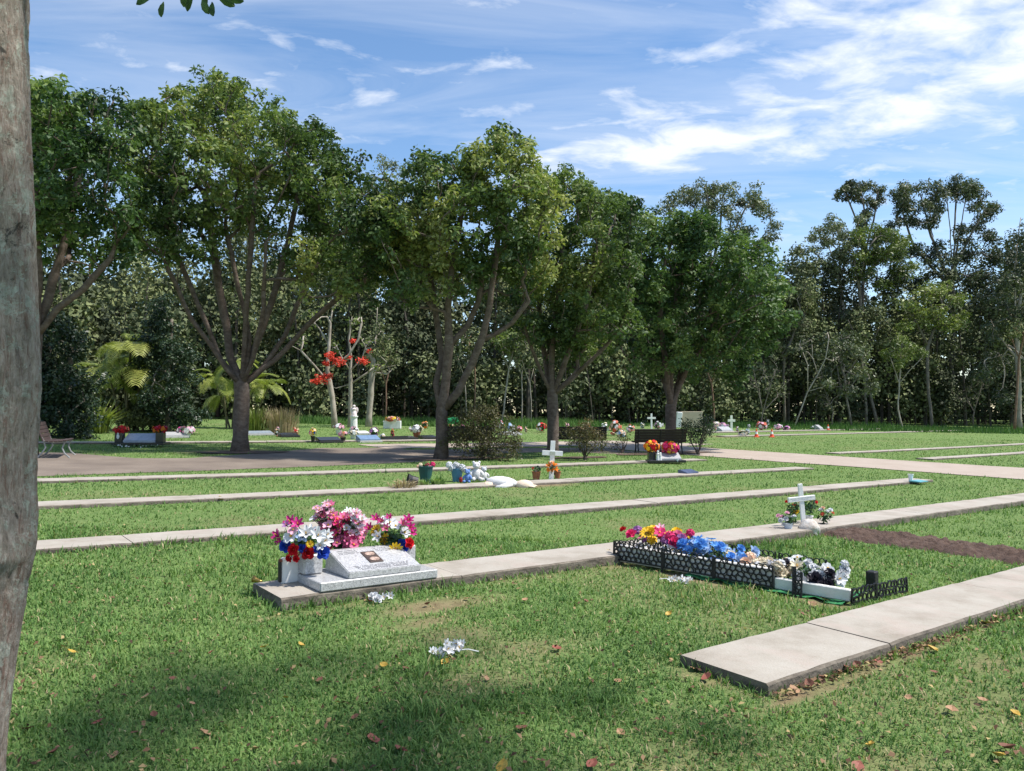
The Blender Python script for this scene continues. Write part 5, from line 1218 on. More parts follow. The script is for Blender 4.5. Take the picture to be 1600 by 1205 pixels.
# ------------------------------------------------------------------ crosses
def cross(label, base, H, Wd, t, arm_z, mat, rot, group=None, plaque=False, text=0, thick=.03):
    c = thing('cross', label, 'cross', base, group=group, rot=rot)
    obj('upright', MB().box((0, 0, H / 2 - .05), (t, thick, H + .1), bev=.004).mesh('upright', mat), c)
    arm = obj('crossbar', MB().box((0, -.004, arm_z), (Wd, thick + .006, t * 1.05), bev=.004).mesh('crossbar', mat), c)
    if plaque: obj('name_plate', MB().box((0, -.004 - thick / 2 - .007, arm_z), (t * 1.15, .006, t * .7)).mesh('name_plate', pm('plate_grey', (.45, .47, .40), (.38, .40, .33), 20, .4)), c)
    if text:
        r = random.Random(text); mb = MB()
        for zz_, x0_, x1_ in ((t * .18, -.42, .36), (-t * .12, -.36, .20)):
            x = x0_ * Wd
            while x < x1_ * Wd: w = r.uniform(.006, .018); mb.box((x, -.004 - thick / 2 - .0036, arm_z + zz_), (w, .001, .006)); x += w + .007
        obj('lettering', mb.mesh('lettering', pm('faded_ink', (.34, .34, .38), (.42, .42, .46), 20, .7)), arm)
    return c
q = G(1257, 833); CR1 = q
cross('white timber cross at the head of the soil mound', q, .66, .385, .062, .46, m_white, (0, math.radians(-5), .16), text=3)
q = G(861, 751); CR2 = q
cross('white cross with a grey name plate and an orange flower, on the pot strip', q, .90, .47, .105, .62, m_white, (0, math.radians(3), .10), plaque=True)
D = CR2.y - .10; fo = P(862, 740, D)
bouquet('orange artificial flower tied to the cross with the grey plate', fo, P(863, 731, D), pxflowers([('lily', 'orange', 858, 727, 13), ('lily', 'orange', 866, 726, 13), ('lily', 'orange', 863, 733, 14), ('lily', 'orange', 869, 733, 10), ('blossom', 'orange', 857, 734, 9), ('blossom', 'peach', 862, 722, 8)], D, .03, 1), .08, 61, nleaf=14, leaf_size=.07)
# flowers, rock and vases round the first cross
D = CR1.y; 
m_pvase = pm('pale_vase', (.62, .66, .72), (.54, .58, .66), 8, .4)
def vase(label, base, r, h, mat, group=None, tilt=(0, 0, 0), name='vase', lip=1.15):
    o_ = obj(name, MB().lathe([(r * .72, 0), (r * .78, h * .3), (r, h * .92), (r * lip, h * .94), (r * lip, h), (r * .86, h), (r * .7, h * .5), (r * .1, h * .45)], 16).mesh(name, mat), None, base, tilt); return tag(o_, label, 'pot' if 'pot' in name else 'vase', group)
v1 = G(1232, 836); vase('pale bluish vase standing left of the soil mound cross', v1, .055, .16, m_pvase)
bouquet('white and pink roses in the pale bluish vase', v1 + Vector((0, 0, .15)), P(1232, 812, v1.y), pxflowers([('rose', 'palepink', 1222, 808, 9), ('rose', 'palepink', 1230, 802, 9), ('rose', 'white', 1220, 813, 9), ('rose', 'white', 1228, 811, 9), ('rose', 'white', 1236, 809, 9), ('rose', 'palepink', 1216, 806, 8), ('lily', 'white', 1224, 819, 9), ('lily', 'cream', 1238, 816, 8), ('puff', 'white', 1241, 808, 8)], v1.y, .05, 2), .11, 62, nleaf=50, leaf_size=.07)
v2 = G(1246, 830); v2b = v2 + Vector((-.06, .25, 0)); v2b.z = tz(v2b.x, v2b.y)
bouquet('dark leafy bunch with small red roses and one yellow flower behind the cross', v2b, P(1245, 795, v2b.y), pxflowers([('rose', 'red', 1229, 784, 6), ('rose', 'red', 1241, 789, 6), ('rose', 'coral', 1248, 790, 6), ('daisy', 'yellow', 1244, 799, 11), ('daisy', 'yellow', 1241, 803, 8), ('rose', 'red', 1275, 786, 6), ('rose', 'red', 1250, 785, 5), ('rose', 'coral', 1237, 794, 5)], v2b.y, .05, 3), .17, 63, nleaf=90, leaf_size=.07)
v3 = G(1268, 826); v3b = v3 + Vector((.05, .22, 0)); v3b.z = tz(v3b.x, v3b.y)
vase('white ribbed pot half hidden behind the soil mound cross', v3b, .055, .15, m_white, name='flower_pot')
bouquet('dark leaf bunch in the white pot behind the cross', v3b + Vector((0, 0, .14)), P(1267, 792, v3b.y), pxflowers([('rose', 'red', 1276, 784, 5)], v3b.y, .04, 4), .14, 64, nleaf=70, leaf_size=.07)
v4 = G(1286, 829); vase('small dark vase at the edge of the soil mound', v4, .03, .10, pm('brown_glass', (.05, .03, .02), (.08, .05, .03), 10, .3))
bouquet('coral and white roses in the small dark vase', v4 + Vector((0, 0, .09)), P(1289, 808, v4.y), pxflowers([('rose', 'coral', 1285, 804, 8), ('rose', 'white', 1283, 797, 9), ('rose', 'peach', 1286, 794, 7), ('rose', 'white', 1293, 800, 9), ('rose', 'coral', 1301, 802, 7), ('rose', 'peach', 1296, 807, 6), ('rose', 'white', 1298, 797, 7)], v4.y, .05, 5), .10, 65, nleaf=55, leaf_size=.06)
# a weathered stone with a carved face
q = G(1259, 834); mb = MB(); rng = np.random.default_rng(5); N = 26
vs = []; fs = []
for i in range(N + 1):
    ph = math.pi * i / N
    for k in range(N):
        th = 2 * math.pi * k / N; d = Vector((math.sin(ph) * math.cos(th), math.sin(ph) * math.sin(th), math.cos(ph)))
        rr = .13 * (1 + .22 * float(vnoise(d.x * 2.1 + 3, d.z * 2.1 + d.y * 1.7, 8)) + .10 * float(vnoise(d.x * 6, d.z * 6 + d.y * 4, 9)))
        vs.append((d.x * rr * (1.0 - .25 * max(0, d.z)), d.y * rr * .8, d.z * rr * .92 + .10))
for i in range(N):
    for k in range(N): fs.append((i * N + k, (i + 1) * N + k, (i + 1) * N + (k + 1) % N, i * N + (k + 1) % N))
o_ = obj('garden_stone', MB().add(vs, fs).mesh('garden_stone', pm('mottled_stone', (.42, .33, .27), (.62, .60, .58), 9, .85, .5, 25), True), None, q + Vector((0, -.12, -.02)), (0, 0, .3)); tag(o_, 'rounded pinkish garden stone leaning at the foot of the cross', 'stone')

# ------------------------------------------------------------------ pots on the strip under the trees
m_terra = pm('terracotta', (.36, .13, .07), (.28, .10, .055), 10, .85)
m_teal = pm('teal_plastic', (.015, .085, .085), (.02, .06, .065), 8, .5)
m_bluepot = pm('blue_plastic', (.08, .22, .34), (.06, .17, .28), 8, .5)
q = G(665, 755); vase('large dark teal pot of pink flowers', q, .155, .36, m_teal, name='flower_pot', lip=1.08)
D = q.y; bouquet('pink puff flowers and dry stalks in the dark teal pot', q + Vector((0, 0, .33)), P(667, 727, D), pxflowers([('puff', 'hotpink', 668, 728, 10), ('puff', 'hotpink', 676, 726, 10), ('puff', 'pink', 672, 731, 9), ('puff', 'cream', 657, 727, 8), ('puff', 'peach', 653, 729, 6)], D, .06, 6), .12, 66, nleaf=24, leaf_size=.08)
q = G(714, 753); vase('blue pot filled with white puff flowers', q, .13, .29, m_bluepot, name='flower_pot', lip=1.06)
D = q.y; bouquet('white puff flowers heaped over the blue pot', q + Vector((0, 0, .27)), P(714, 733, D), pxflowers([('puff', 'white', 702, 727, 11), ('puff', 'white', 708, 731, 13), ('puff', 'white', 715, 729, 13), ('puff', 'white', 722, 731, 14), ('puff', 'white', 726, 735, 11), ('puff', 'white', 705, 733, 11), ('puff', 'white', 712, 726, 10), ('puff', 'white', 718, 736, 11)], D, .06, 7), .08, 67, nleaf=12)
q = G(838, 750); vase('terracotta pot of small succulents', q, .10, .19, m_terra, name='flower_pot', lip=1.12)
D = q.y; bouquet('small mixed succulents in the terracotta pot', q + Vector((0, 0, .18)), P(838, 733, D), pxflowers([('rose', 'coral', 833, 732, 6), ('rose', 'grey', 840, 731, 6), ('blossom', 'cream', 838, 735, 5)], D, .04, 8), .12, 68, nleaf=60, leaf_size=.07, stems=False)
q = G(871, 748); vase('second terracotta pot, half behind the plated cross', q, .08, .17, m_terra, name='flower_pot', lip=1.12)
bouquet('dark leafy plant in the half hidden terracotta pot', q + Vector((0, 0, .16)), P(869, 737, q.y), pxflowers([('rose', 'grey', 872, 735, 4)], q.y, .03, 9), .10, 69, nleaf=50, leaf_size=.07, stems=False)
q = G(655, 757) ; q = G(647, 762); o_ = obj('flower_pot', MB().lathe([(.085, 0), (.10, .12), (.13, .20), (.135, .205), (.12, .20), (.08, .05), (.01, .04)], 18).mesh('flower_pot', m_blackpl), None, q + Vector((.07, 0, .12)), (math.radians(80), 0, math.radians(-75))); tag(o_, 'black plastic pot lying on its side, dry grass spilling out', 'pot')
g = q; tt = tuft('dry_bouquet', 'dry tawny bunch spilled from the black pot', 630, 765, 150, .34, .012, m_straw, 31, 1.5, cat='dried flowers', tone=(.5, 1), stiff=.5, rad=.16)
mb = MB(); a = G(592, 766, .02); b = G(620, 763, .03); o_ = obj('cut_stem', MB().tube([a, a.lerp(b, .5) + Vector((0, 0, .01)), b], .012, 6).mesh('cut_stem', pm('pale_stem', (.62, .60, .48), (.5, .5, .38), 10, .7))); tag(o_, 'pale bare stem lying beside the spilled dry bunch', 'stem')
tuft('weed', 'leafy weed growing before the teal pot', 683, 760, 70, .30, .02, m_grass, 32, .9, tone=(.2, .6), rad=.1)
tuft('weed', 'small weed at the mouth of the black pot', 664, 761, 40, .20, .018, m_grass, 33, .9, tone=(.4, .7), rad=.08)
# plush animals
m_plush_w = pm('plush_white', (.70, .68, .68), (.58, .56, .57), 18, .95, .6, 60)
m_plush_b = pm('plush_blue', (.18, .30, .62), (.13, .23, .5), 18, .95, .6, 60)
m_plush_c = pm('plush_cream', (.74, .62, .50), (.66, .52, .40), 18, .95, .6, 60)
def teddy(label, base, s, mat, rot=(0, 0, 0), lying=False, m2=None):
    t = thing('soft_toy', label, 'soft toy', base, rot=rot); m2 = m2 or mat
    obj('body', MB().ball((0, 0, .30 * s), (.20 * s, .17 * s, .27 * s), 12, 8).mesh('body', mat, True), t)
    hd = obj('head', MB().ball((0, 0, 0), (.17 * s, .16 * s, .155 * s), 12, 8).ball((0, -.14 * s, -.03 * s), (.075 * s, .07 * s, .06 * s), 8, 6).mesh('head', m2, True), t, (0, -.02 * s, .68 * s))
    for sx in (-1, 1):
        obj('ear', MB().ball((0, 0, 0), (.065 * s, .03 * s, .065 * s), 8, 6).mesh('ear', m2, True), hd, (sx * .125 * s, .01 * s, .13 * s))
        obj('eye', MB().ball((0, 0, 0), .018 * s, 6, 5).mesh('eye', m_blackpl, True), hd, (sx * .065 * s, -.14 * s, .04 * s))
        obj('arm', MB().tube([(sx * .14 * s, 0, .46 * s), (sx * .25 * s, -.08 * s, .34 * s), (sx * .26 * s, -.14 * s, .22 * s)], [.06 * s, .07 * s, .065 * s], 8).mesh('arm', mat, True), t)
        obj('leg', MB().tube([(sx * .10 * s, -.02 * s, .12 * s), (sx * .16 * s, -.18 * s, .09 * s), (sx * .18 * s, -.30 * s, .09 * s)], [.09 * s, .09 * s, .085 * s], 8).mesh('leg', m2, True), t)
    return t
q = G(744, 753); teddy('white seated soft toy, tallest beside the blue pot', q + Vector((0, .1, .01)), .50, m_plush_w, (0, 0, .2))
q = G(731, 755); teddy('blue soft toy slumped against the blue pot', q + Vector((0, -.02, .01)), .34, m_plush_b, (0, 0, -.3))
q = G(756, 752); teddy('small pale soft toy next to the tallest one', q + Vector((0, .05, .01)), .36, m_plush_w, (0, 0, .5), m2=pm('plush_grey', (.5, .52, .56), (.4, .42, .46), 18, .95))
q = G(752, 759); teddy('cream soft toy lying at full length on the lawn', q + Vector((.06, 0, .10)), 1.25, m_plush_w, (math.radians(95), math.radians(0), math.radians(82)), m2=m_plush_c).scale = (.8, .62, 1.0)
q = G(720, 754); o_ = obj('glass_jar', MB().lathe([(.035, 0), (.04, .02), (.04, .09), (.03, .10), (.03, .115), (.02, .115)], 12).mesh('glass_jar', pm('red_glass', (.35, .03, .03), (.25, .02, .02), 9, .25)), None, q); tag(o_, 'small red lantern jar beside the blue pot', 'jar')
q = G(1076, 739.5, .05); o_ = obj('flat_plaque', desk_mesh(.46, -.14, .16, .03, .09, pm('blue_slate', (.10, .13, .22), (.07, .09, .16), 8, .3)), None, q, (0, 0, RZ_U)); tag(o_, 'low dark blue plaque set on the strip past the plated cross', 'plaque')
q = G(1423, 752, .06); vase('white cylinder vase near the end of the long strip', q, .06, .17, m_white)
q = G(1436, 753, .06); o_ = obj('flat_plaque', desk_mesh(.42, -.12, .14, .02, .035, pm('aqua_plaque', (.15, .42, .48), (.12, .34, .40), 8, .4)), None, q, (0, 0, RZ_U)); tag(o_, 'aqua plaque lying flat beside the white cylinder vase', 'plaque')

# ------------------------------------------------------------------ benches
m_slat = pm('dark_stained_timber', (.020, .014, .013), (.034, .023, .020), 9, .6, .3, 40, stretch=(1, 8, 8))
m_iron = pm('cast_iron', (.018, .018, .019), (.03, .03, .03), 12, .5)
def bench(label, base, rz, L=1.9, slat=m_slat, iron=m_iron, tube=False, group='park benches along the path'):
    """seat faces local +y; back towards local -y"""
    t = thing('park_bench', label, 'bench', base, rz, group=group)
    for k in range(5):
        y = -.27 - .035 * k; z = .50 + .102 * k
        obj('back_slat', MB().box((0, y, z), (L, .032, .099), Matrix.Rotation(math.radians(19), 3, 'X'), bev=.006).mesh('back_slat', slat), t)
    for k in range(5):
        obj('seat_slat', MB().box((0, -.17 + .105 * k, .44 + .012 * abs(k - 1.6)), (L, .088, .03), bev=.006).mesh('seat_slat', slat), t)
    for x in (-L * .42, L * .42) if tube else (-L * .42, 0, L * .42):
        mb = MB(); rr = .020 if tube else .026
        mb.tube([(x, -.44, .94), (x, -.36, .72), (x, -.25, .46), (x, .0, .415), (x, .28, .43)], rr, 6)
        mb.tube([(x, -.24, .44), (x, -.20, .28), (x, -.30, .12), (x, -.42, 0)], rr, 6)
        mb.tube([(x, .24, .43), (x, .18, .26), (x, .24, .12), (x, .36, 0)], rr, 6)
        if not tube: mb.tube([(x, -.27, .52), (x, -.05, .64), (x, .20, .62), (x, .27, .44)], .02, 6)
        obj('leg_frame', mb.mesh('leg_frame', iron), t)
    return t
b0 = G(1029, 709); bench('dark slatted bench seen whole from behind, beside the flowered black grave', b0, .05, 2.0)
b0 = G(906, 704); bench('dark slatted bench half behind the upright bush', b0, -.06, 2.1)
b0 = G(728, 707); bench('dark slatted bench behind the largest twiggy bush', b0, -.10, 2.0)
b0 = G(90, 714); bench('brown bench on curved grey tube legs beside the flax', b0, -1.15, 1.7, pm('brown_mesh_seat', (.045, .028, .026), (.065, .042, .038), 14, .7), pm('grey_tube', (.30, .31, .31), (.22, .23, .23), 10, .4), True)

# ------------------------------------------------------------------ smaller graves farther off
def desk_grave(label, px, py, w, h, mat, rz=None, group='low granite desks in the far rows', deep=.5, base=True):
    g = G(px, py); t = thing('grave_marker', label, 'grave marker', g, RZ_U if rz is None else rz, group=group)
    if base: obj('base', MB().box((0, 0, .035), (w * 1.12, deep * 1.3, .09), bev=.008).mesh('base', m_blackgr if mat is m_blackgr else m_gran), t)
    obj('desk', desk_mesh(w, -deep * .5, deep * .45, h * .25, h, mat, .08), t, (0, 0, .08 if base else 0))
    return t
def farbunch(label, px, py, cols, wpx, hpx, seed, pot=None, lift=0.0, group='small bunches on the far graves', n=46):
    g = G(px, py); s = g.y / FPX; h = hpx * s; w = wpx * s
    t = thing('flower_bunch', label, 'flowers', g, group=group)
    hp = 0.0
    if pot is not None:
        hp = h * .45; obj('pot', MB().lathe([(w * .20, 0), (w * .24, hp * .6), (w * .30, hp), (w * .25, hp)], 12).mesh('pot', pot), t)
    obj('flowers', bunch_mesh(cols, n, w / 2, (h - hp) / 2 * 1.05, max(.04, w * .17), seed), t, (0, 0, hp + (h - hp) / 2 + lift))
    return t
# black granite grave left of the widest tree, with two vases
g = G(221, 695, .06); t = thing('grave_marker', 'long black granite desk with a pale blue grey face, behind the tree row', 'grave marker', g, .02)
obj('base', MB().box((0, 0, .04), (1.75, .62, .09), bev=.01).mesh('base', m_blackgr), t)
obj('desk', desk_mesh(1.08, -.24, .22, .07, .30, pm('blue_grey_face', (.26, .30, .38), (.34, .38, .46), 7, .25), .05), t, (.02, 0, .085))
for sx, lab in ((-.72, 'black block vase with a white figure, by the garland'), (.68, 'black block vase at the far end of the long desk')):
    p = g + Vector((sx, -.05, .085)); v_ = thing('block_vase', lab, 'vase', p, group='block vases on the black grave')
    obj('body', MB().box((0, 0, .17), (.26, .24, .34), bev=.015).mesh('body', m_blackgr), v_)
    if sx < 0: obj('figure', MB().ball((0, -.13, .20), (.05, .02, .09), 8, 6).ball((0, -.13, .31), (.03, .02, .03), 8, 6).mesh('figure', m_white), v_)
for sx, cols, lab in ((-.70, ['red', 'coral', 'red'], 'red roses in the block vase near the flax'), (.62, ['orange', 'red', 'red', 'hotpink'], 'orange and red roses in the far block vase')):
    p = g + Vector((sx, 0, .42)); t2 = thing('flower_bunch', lab, 'flowers', p, group='small bunches on the far graves'); obj('flowers', bunch_mesh(cols, 50, .27, .14, .07, int(sx * 10) + 50, .35), t2, (0, 0, .10))
q = G(212, 700); t2 = thing('garland', 'trailing green and white garland in the grass before the black grave', 'garland', q)
mb = MB(); r = random.Random(4)
for k in range(90):
    p = Vector((r.uniform(-.75, .75), r.uniform(-.08, .08) - .05, r.uniform(.02, .10))); d = Vector((r.gauss(0, 1), r.gauss(0, 1), r.gauss(0, .6))).normalized(); s_2 = d.orthogonal().normalized(); L = .09
    mb.add([p - d * L * .5, p + s_2 * L * .25, p + d * L * .5, p - s_2 * L * .25], [(0, 1, 2, 3)], 1 if k % 5 == 0 else 0)
obj('sprays', mb.mesh('sprays', [m_stem, pmat('white')]), t2)
desk_grave('grey flat stone just past the black grave', 272, 684, .9, .16, m_gran)
farbunch('rounded pale pink flowers by the grey flat stone', 291, 684, ['palepink', 'white', 'palepink'], 26, 16, 1, m_white)
farbunch('dark maroon flowers behind the pale pink ones', 281, 683, ['mauve', 'black', 'magenta'], 14, 15, 2)
desk_grave('blue grey slab beside the widest tree trunk', 404, 680, 1.2, .12, pm('blue_grey_slab', (.22, .26, .30), (.28, .32, .36), 8, .3))
farbunch('pinkish bunch before the tawny grass', 432, 683, ['palepink', 'peach', 'white'], 9, 17, 3)
farbunch('dark red bunch at the tawny grass', 462, 681, ['red', 'coral', 'peach'], 12, 13, 4)
desk_grave('dark low slab before the tawny grass', 450, 683, .8, .12, m_blackgr)
farbunch('multicoloured ball of flowers in a dark stem vase', 489, 692, ['blue', 'peach', 'yellow', 'pink'], 13, 23, 5, m_blackpl)
desk_grave('black sloping slab beside the multicoloured ball', 513, 692, .95, .16, m_blackgr)
farbunch('coral bunch between the black and the blue slabs', 536, 691, ['coral', 'peach', 'palepink'], 16, 17, 6, m_blackpl)
desk_grave('blue sloping slab past the coral bunch', 575, 691, .95, .22, pm('blue_slab', (.13, .20, .32), (.17, .26, .40), 8, .25))
farbunch('white bunch behind the blue slab', 552, 686, ['white', 'cream', 'white'], 18, 13, 7, m_white)
farbunch('lavender and green bunch behind the blue slab', 584, 684, ['mauve', 'palepink', 'white'], 17, 17, 8)
farbunch('white draped flowers before the curving flame tree', 529, 679, ['white', 'white', 'palepink'], 17, 16, 9, m_white)
desk_grave('white low plinth beside the statue', 560, 679, 1.0, .10, m_white)
farbunch('pale pink bunch at the statue foot', 553, 677, ['palepink', 'white'], 12, 11, 10)
desk_grave('black low slab with a single red rose', 622, 687, 1.6, .08, m_blackgr)
farbunch('single red rose bunch on the low black slab', 613, 685, ['red', 'hotpink'], 7, 15, 11)
farbunch('small white bunch at the end of the low black slab', 598, 686, ['white', 'cream'], 10, 8, 12)
farbunch('white flowers in a terracotta pot near the three stemmed tree', 651, 685, ['white', 'cream', 'white'], 22, 21, 13, m_terra)
desk_grave('dark slab beside the terracotta pot', 668, 686, .8, .10, m_blackgr)
# statue
g = G(553, 673); s = g.y / FPX; t = thing('statue', 'white angel statue on a round column among the flame trees', 'statue', g)
obj('column', MB().lathe([(.26, 0), (.26, .10), (.20, .14), (.18, .72), (.23, .76), (.23, .82)], 16).mesh('column', m_white, False), t)
obj('figure', MB().lathe([(.16, .82), (.15, .95), (.10, 1.10), (.13, 1.20), (.06, 1.27), (.08, 1.33), (.085, 1.38), (.04, 1.43)], 14).ball((-.13, .05, 1.14), (.10, .03, .17), 8, 6).ball((.13, .05, 1.14), (.10, .03, .17), 8, 6).mesh('figure', pm('statue_pink_white', (.78, .68, .68), (.72, .60, .62), 8, .6)), t)
g = G(613, 670); s = g.y / FPX; o_ = obj('planter_box', MB().box((0, 0, .24), (1.05, .40, .48), bev=.02).mesh('planter_box', m_white), None, g); tag(o_, 'white planter box before the reddish brown stem', 'planter')
t2 = thing('flower_bunch', 'peach roses filling the white planter box', 'flowers', g + Vector((0, 0, .48)), group='small bunches on the far graves'); obj('flowers', bunch_mesh(['peach', 'cream', 'coral', 'yellow', 'palepink'], 90, .5, .14, .10, 15, .2), t2, (0, 0, .10))
# between and beyond the row trees
far = [(600, 664, ['white', 'cream'], 8, 6, 'tiny white bunch left of the planter box'), (663, 671, ['orange', 'peach'], 12, 12, 'orange bunch just left of the three stemmed trunk'), (704, 668, ['peach', 'yellow', 'coral'], 10, 10, 'yellow and peach bunch right of the three stemmed trunk'),
       (722, 672, ['pink', 'palepink'], 9, 9, 'pink bunch over the bench behind the largest bush'), (770, 676, ['white', 'palepink'], 8, 10, 'white and pink bunch showing over the largest bush'), (783, 675, ['coral', 'white', 'palepink'], 12, 18, 'coral and white bunch past the largest bush'),
       (798, 676, ['white', 'paleblue'], 14, 14, 'pale blue and white bunch past the largest bush'), (812, 676, ['palepink', 'coral'], 11, 10, 'low coral bunch halfway to the dark trunked tree'), (822, 678, ['white', 'peach'], 6, 12, 'thin white bunch nearer the dark trunked tree'),
       (846, 676, ['coral', 'white', 'red'], 16, 16, 'red and white bunch touching the dark trunked tree'), (886, 672, ['palepink', 'peach'], 8, 12, 'peach bunch right of the dark trunked tree'), (917, 672, ['peach', 'orange'], 10, 10, 'orange bunch above the upright bush'),
       (945, 679, ['white', 'cream'], 14, 18, 'cream bunch past the middle bench'), (962, 681, ['coral', 'peach', 'white'], 22, 24, 'tall coral bunch between the two dark benches'), (972, 686, ['white', 'paleblue', 'peach'], 16, 15, 'white bunch low between the two dark benches'),
       (985, 676, ['palepink', 'coral', 'white'], 14, 12, 'pink bunch behind the fully visible bench'), (1028, 671, ['palepink', 'white'], 16, 13, 'pale pink bunch right of the slender cross'), (1004, 672, ['white', 'cream'], 8, 12, 'white bunch left of the slender cross'),
       (1120, 672, ['white', 'palepink', 'cream'], 14, 13, 'white bunch right of the small open bush'), (1131, 673, ['palepink', 'mauve', 'white'], 16, 12, 'mauve bunch before the flower decked cross'), (1152, 676, ['coral', 'white'], 6, 10, 'small coral bunch left of the first cone'),
       (1160, 682, ['cream', 'white'], 16, 10, 'cream bunch just left of the first cone'), (1168, 681, ['paleblue', 'white'], 8, 11, 'pale blue bunch touching the first cone'), (1190, 672, ['white', 'palepink', 'coral'], 18, 13, 'white and coral bunch between the first two cones'),
       (1170, 671, ['white', 'grey'], 6, 9, 'thin grey bunch behind the cones'), (1216, 672, ['palepink', 'white'], 14, 9, 'pale bunch right of the second cone'), (1229, 673, ['mauve', 'palepink'], 12, 7, 'last mauve bunch in the cone row'), (1200, 668, ['white'], 6, 14, 'white upright bunch above the second cone')]
for k, (x, y, cols, w, h, lab) in enumerate(far): farbunch(lab, x, y, cols, w, h, 100 + k, n=40)
desk_grave('grey low stone past the largest bush', 797, 680, 1.1, .12, m_gran); desk_grave('grey stone behind the white and mauve bunches', 1132, 675, 1.2, .30, m_gran); desk_grave('small pale stone before the last cone', 1279, 672, .5, .34, m_gran)
farbunch('tiny white bunch beside the small pale stone', 1269, 671, ['white', 'grey'], 6, 6, 150, n=24)
g = G(706, 672); o_ = obj('green_windmill', MB().ball((0, 0, .55), (.42, .10, .20), 10, 6).tube([(0, 0, 0), (0, 0, .5)], .02, 6).ball((.2, 0, .68), (.22, .10, .14), 8, 6).mesh('green_ornament', pm('bright_green', (.02, .32, .12), (.02, .25, .09), 8, .5)), None, g); o_.name = 'garden_ornament'; tag(o_, 'bright green ornament showing over the bench by the three stemmed tree', 'ornament')
g = G(1018, 671); cross('slender white cross between pale bunches behind the fully visible bench', g, 1.15, .62, .13, .82, m_white, (0, 0, .1), thick=.06)
g = G(1143, 674); t = cross('pale green flower decked cross at the wood edge', g, 1.15, .55, .17, .78, pm('moss_white', (.62, .68, .52), (.74, .76, .68), 14, .8, .4, 30), (0, 0, .1), thick=.07)
# tan block and white slab behind the deep green row tree
g = G(1078, 668); t = thing('memorial_block', 'tan concrete memorial block with a white end, behind the deep green row tree', 'memorial', g, -.05)
obj('block', MB().box((.12, 0, .62), (1.62, .8, 1.30), bev=.02).mesh('block', pm('tan_concrete', (.44, .36, .26), (.50, .42, .31), 4, .9)), t)
obj('white_panel', MB().box((-.93, -.15, .60), (.42, .75, 1.25), Matrix.Rotation(.12, 3, 'Y'), bev=.03).mesh('white_panel', m_white), t)
# flowered black grave in front of the bench
g = G(1040, 722, .05); t = thing('grave_marker', 'black low grave with white figures, before the fully visible bench', 'grave marker', g, RZ_U - .55)
obj('base', MB().box((0, 0, .03), (1.15, .55, .08), bev=.01).mesh('base', m_blackgr), t)
obj('desk', desk_mesh(.62, -.2, .2, .05, .22, m_gran, .06), t, (.14, 0, .07))
for x, h in ((-.30, .30), (-.22, .24)): obj('angel_figure', MB().lathe([(.055, 0), (.04, h * .5), (.05, h * .65), (.02, h * .72), (.035, h * .82), (.03, h * .95), (.008, h)], 10).mesh('angel_figure', m_white), t, (x, -.18, .07))
obj('back_block', MB().box((-.42, .1, .17), (.22, .22, .28), bev=.012).mesh('back_block', m_blackgr), t)
q = g + Vector((-.42, .12, .33)); t2 = thing('flower_bunch', 'orange and yellow flowers on the black grave before the bench', 'flowers', q, group='small bunches on the far graves'); obj('flowers', bunch_mesh(['yellow', 'orange', 'red', 'yellow'], 70, .24, .19, .085, 71, .2), t2, (0, 0, .16))
q = g + Vector((.17, .12, .26)); t2 = thing('flower_bunch', 'hot pink and yellow flowers on the black grave before the bench', 'flowers', q, group='small bunches on the far graves'); obj('flowers', bunch_mesh(['hotpink', 'hotpink', 'red', 'yellow'], 80, .30, .19, .085, 72, .15), t2, (0, 0, .17))
q = G(1058, 723, .05); vase('pale small vase at the end of the black grave', q, .05, .11, m_pvase)
# traffic cones
m_cone = pm('cone_orange', (.80, .10, .03), (.72, .08, .02), 8, .5)
for k, (x, y, lab) in enumerate([(1182, 683.5, 'first orange traffic cone with a white band, by the cream bunch'), (1206, 683.5, 'second orange traffic cone, right of the white and coral bunch'), (1294, 673, 'small distant orange cone beside the pale stone')]):
    g = G(x, y); t = thing('traffic_cone', lab, 'traffic cone', g, group='orange cones in the far lawn'); h = 13.5 * g.y / FPX if k < 2 else .5
    obj('base', MB().box((0, 0, .02), (h * .6, h * .6, .04), bev=.01).mesh('base', m_cone), t)
    obj('body', MB().lathe([(h * .24, .04), (h * .17, h * .38)], 14).lathe([(h * .115, h * .66), (h * .04, h), (h * .02, h)], 14).mesh('body', m_cone), t)
    obj('band', MB().lathe([(h * .172, h * .38), (h * .117, h * .66)], 14).mesh('band', m_white), t)

# ------------------------------------------------------------------ fallen leaves
def leaf_mesh(seed, mat):
    r = random.Random(seed); mb = MB(); vs = []; cu = r.uniform(.15, .5); n = 6
    for k in range(n + 1):
        s = k / n; w = .42 * math.sin(math.pi * min(1, s * .95 + .03)) ** .8; z = cu * (s - .5) ** 2 * 2 + r.uniform(-.02, .03)
        vs += [(-w, s - .5, z + w * cu * 1.1 + r.uniform(-.02, .02)), (0, s - .5, z), (w, s - .5, z + w * cu * .9 + r.uniform(-.02, .02))]
    fs = []
    for k in range(n): fs += [(k * 3, k * 3 + 1, k * 3 + 4, k * 3 + 3), (k * 3 + 1, k * 3 + 2, k * 3 + 5, k * 3 + 4)]
    mb.add(vs, fs); mb.tube([(0, -.5, cu * .5), (.04, -.72, cu * .5)], .015, 4)
    return mb.mesh('fallen_leaf', mat)
LM = [('brown', pm('leaf_brown', (.22, .085, .05), (.13, .055, .035), 9, .7)), ('tan', pm('leaf_tan', (.40, .24, .13), (.29, .16, .09), 9, .7)), ('yellow', pm('leaf_yellow', (.52, .36, .06), (.40, .24, .04), 9, .6)), ('reddish', pm('leaf_red', (.30, .09, .06), (.20, .06, .04), 9, .65))]
LMESH = {n: [leaf_mesh(k + 10 * i, m) for k in range(4)] for i, (n, m) in enumerate(LM)}
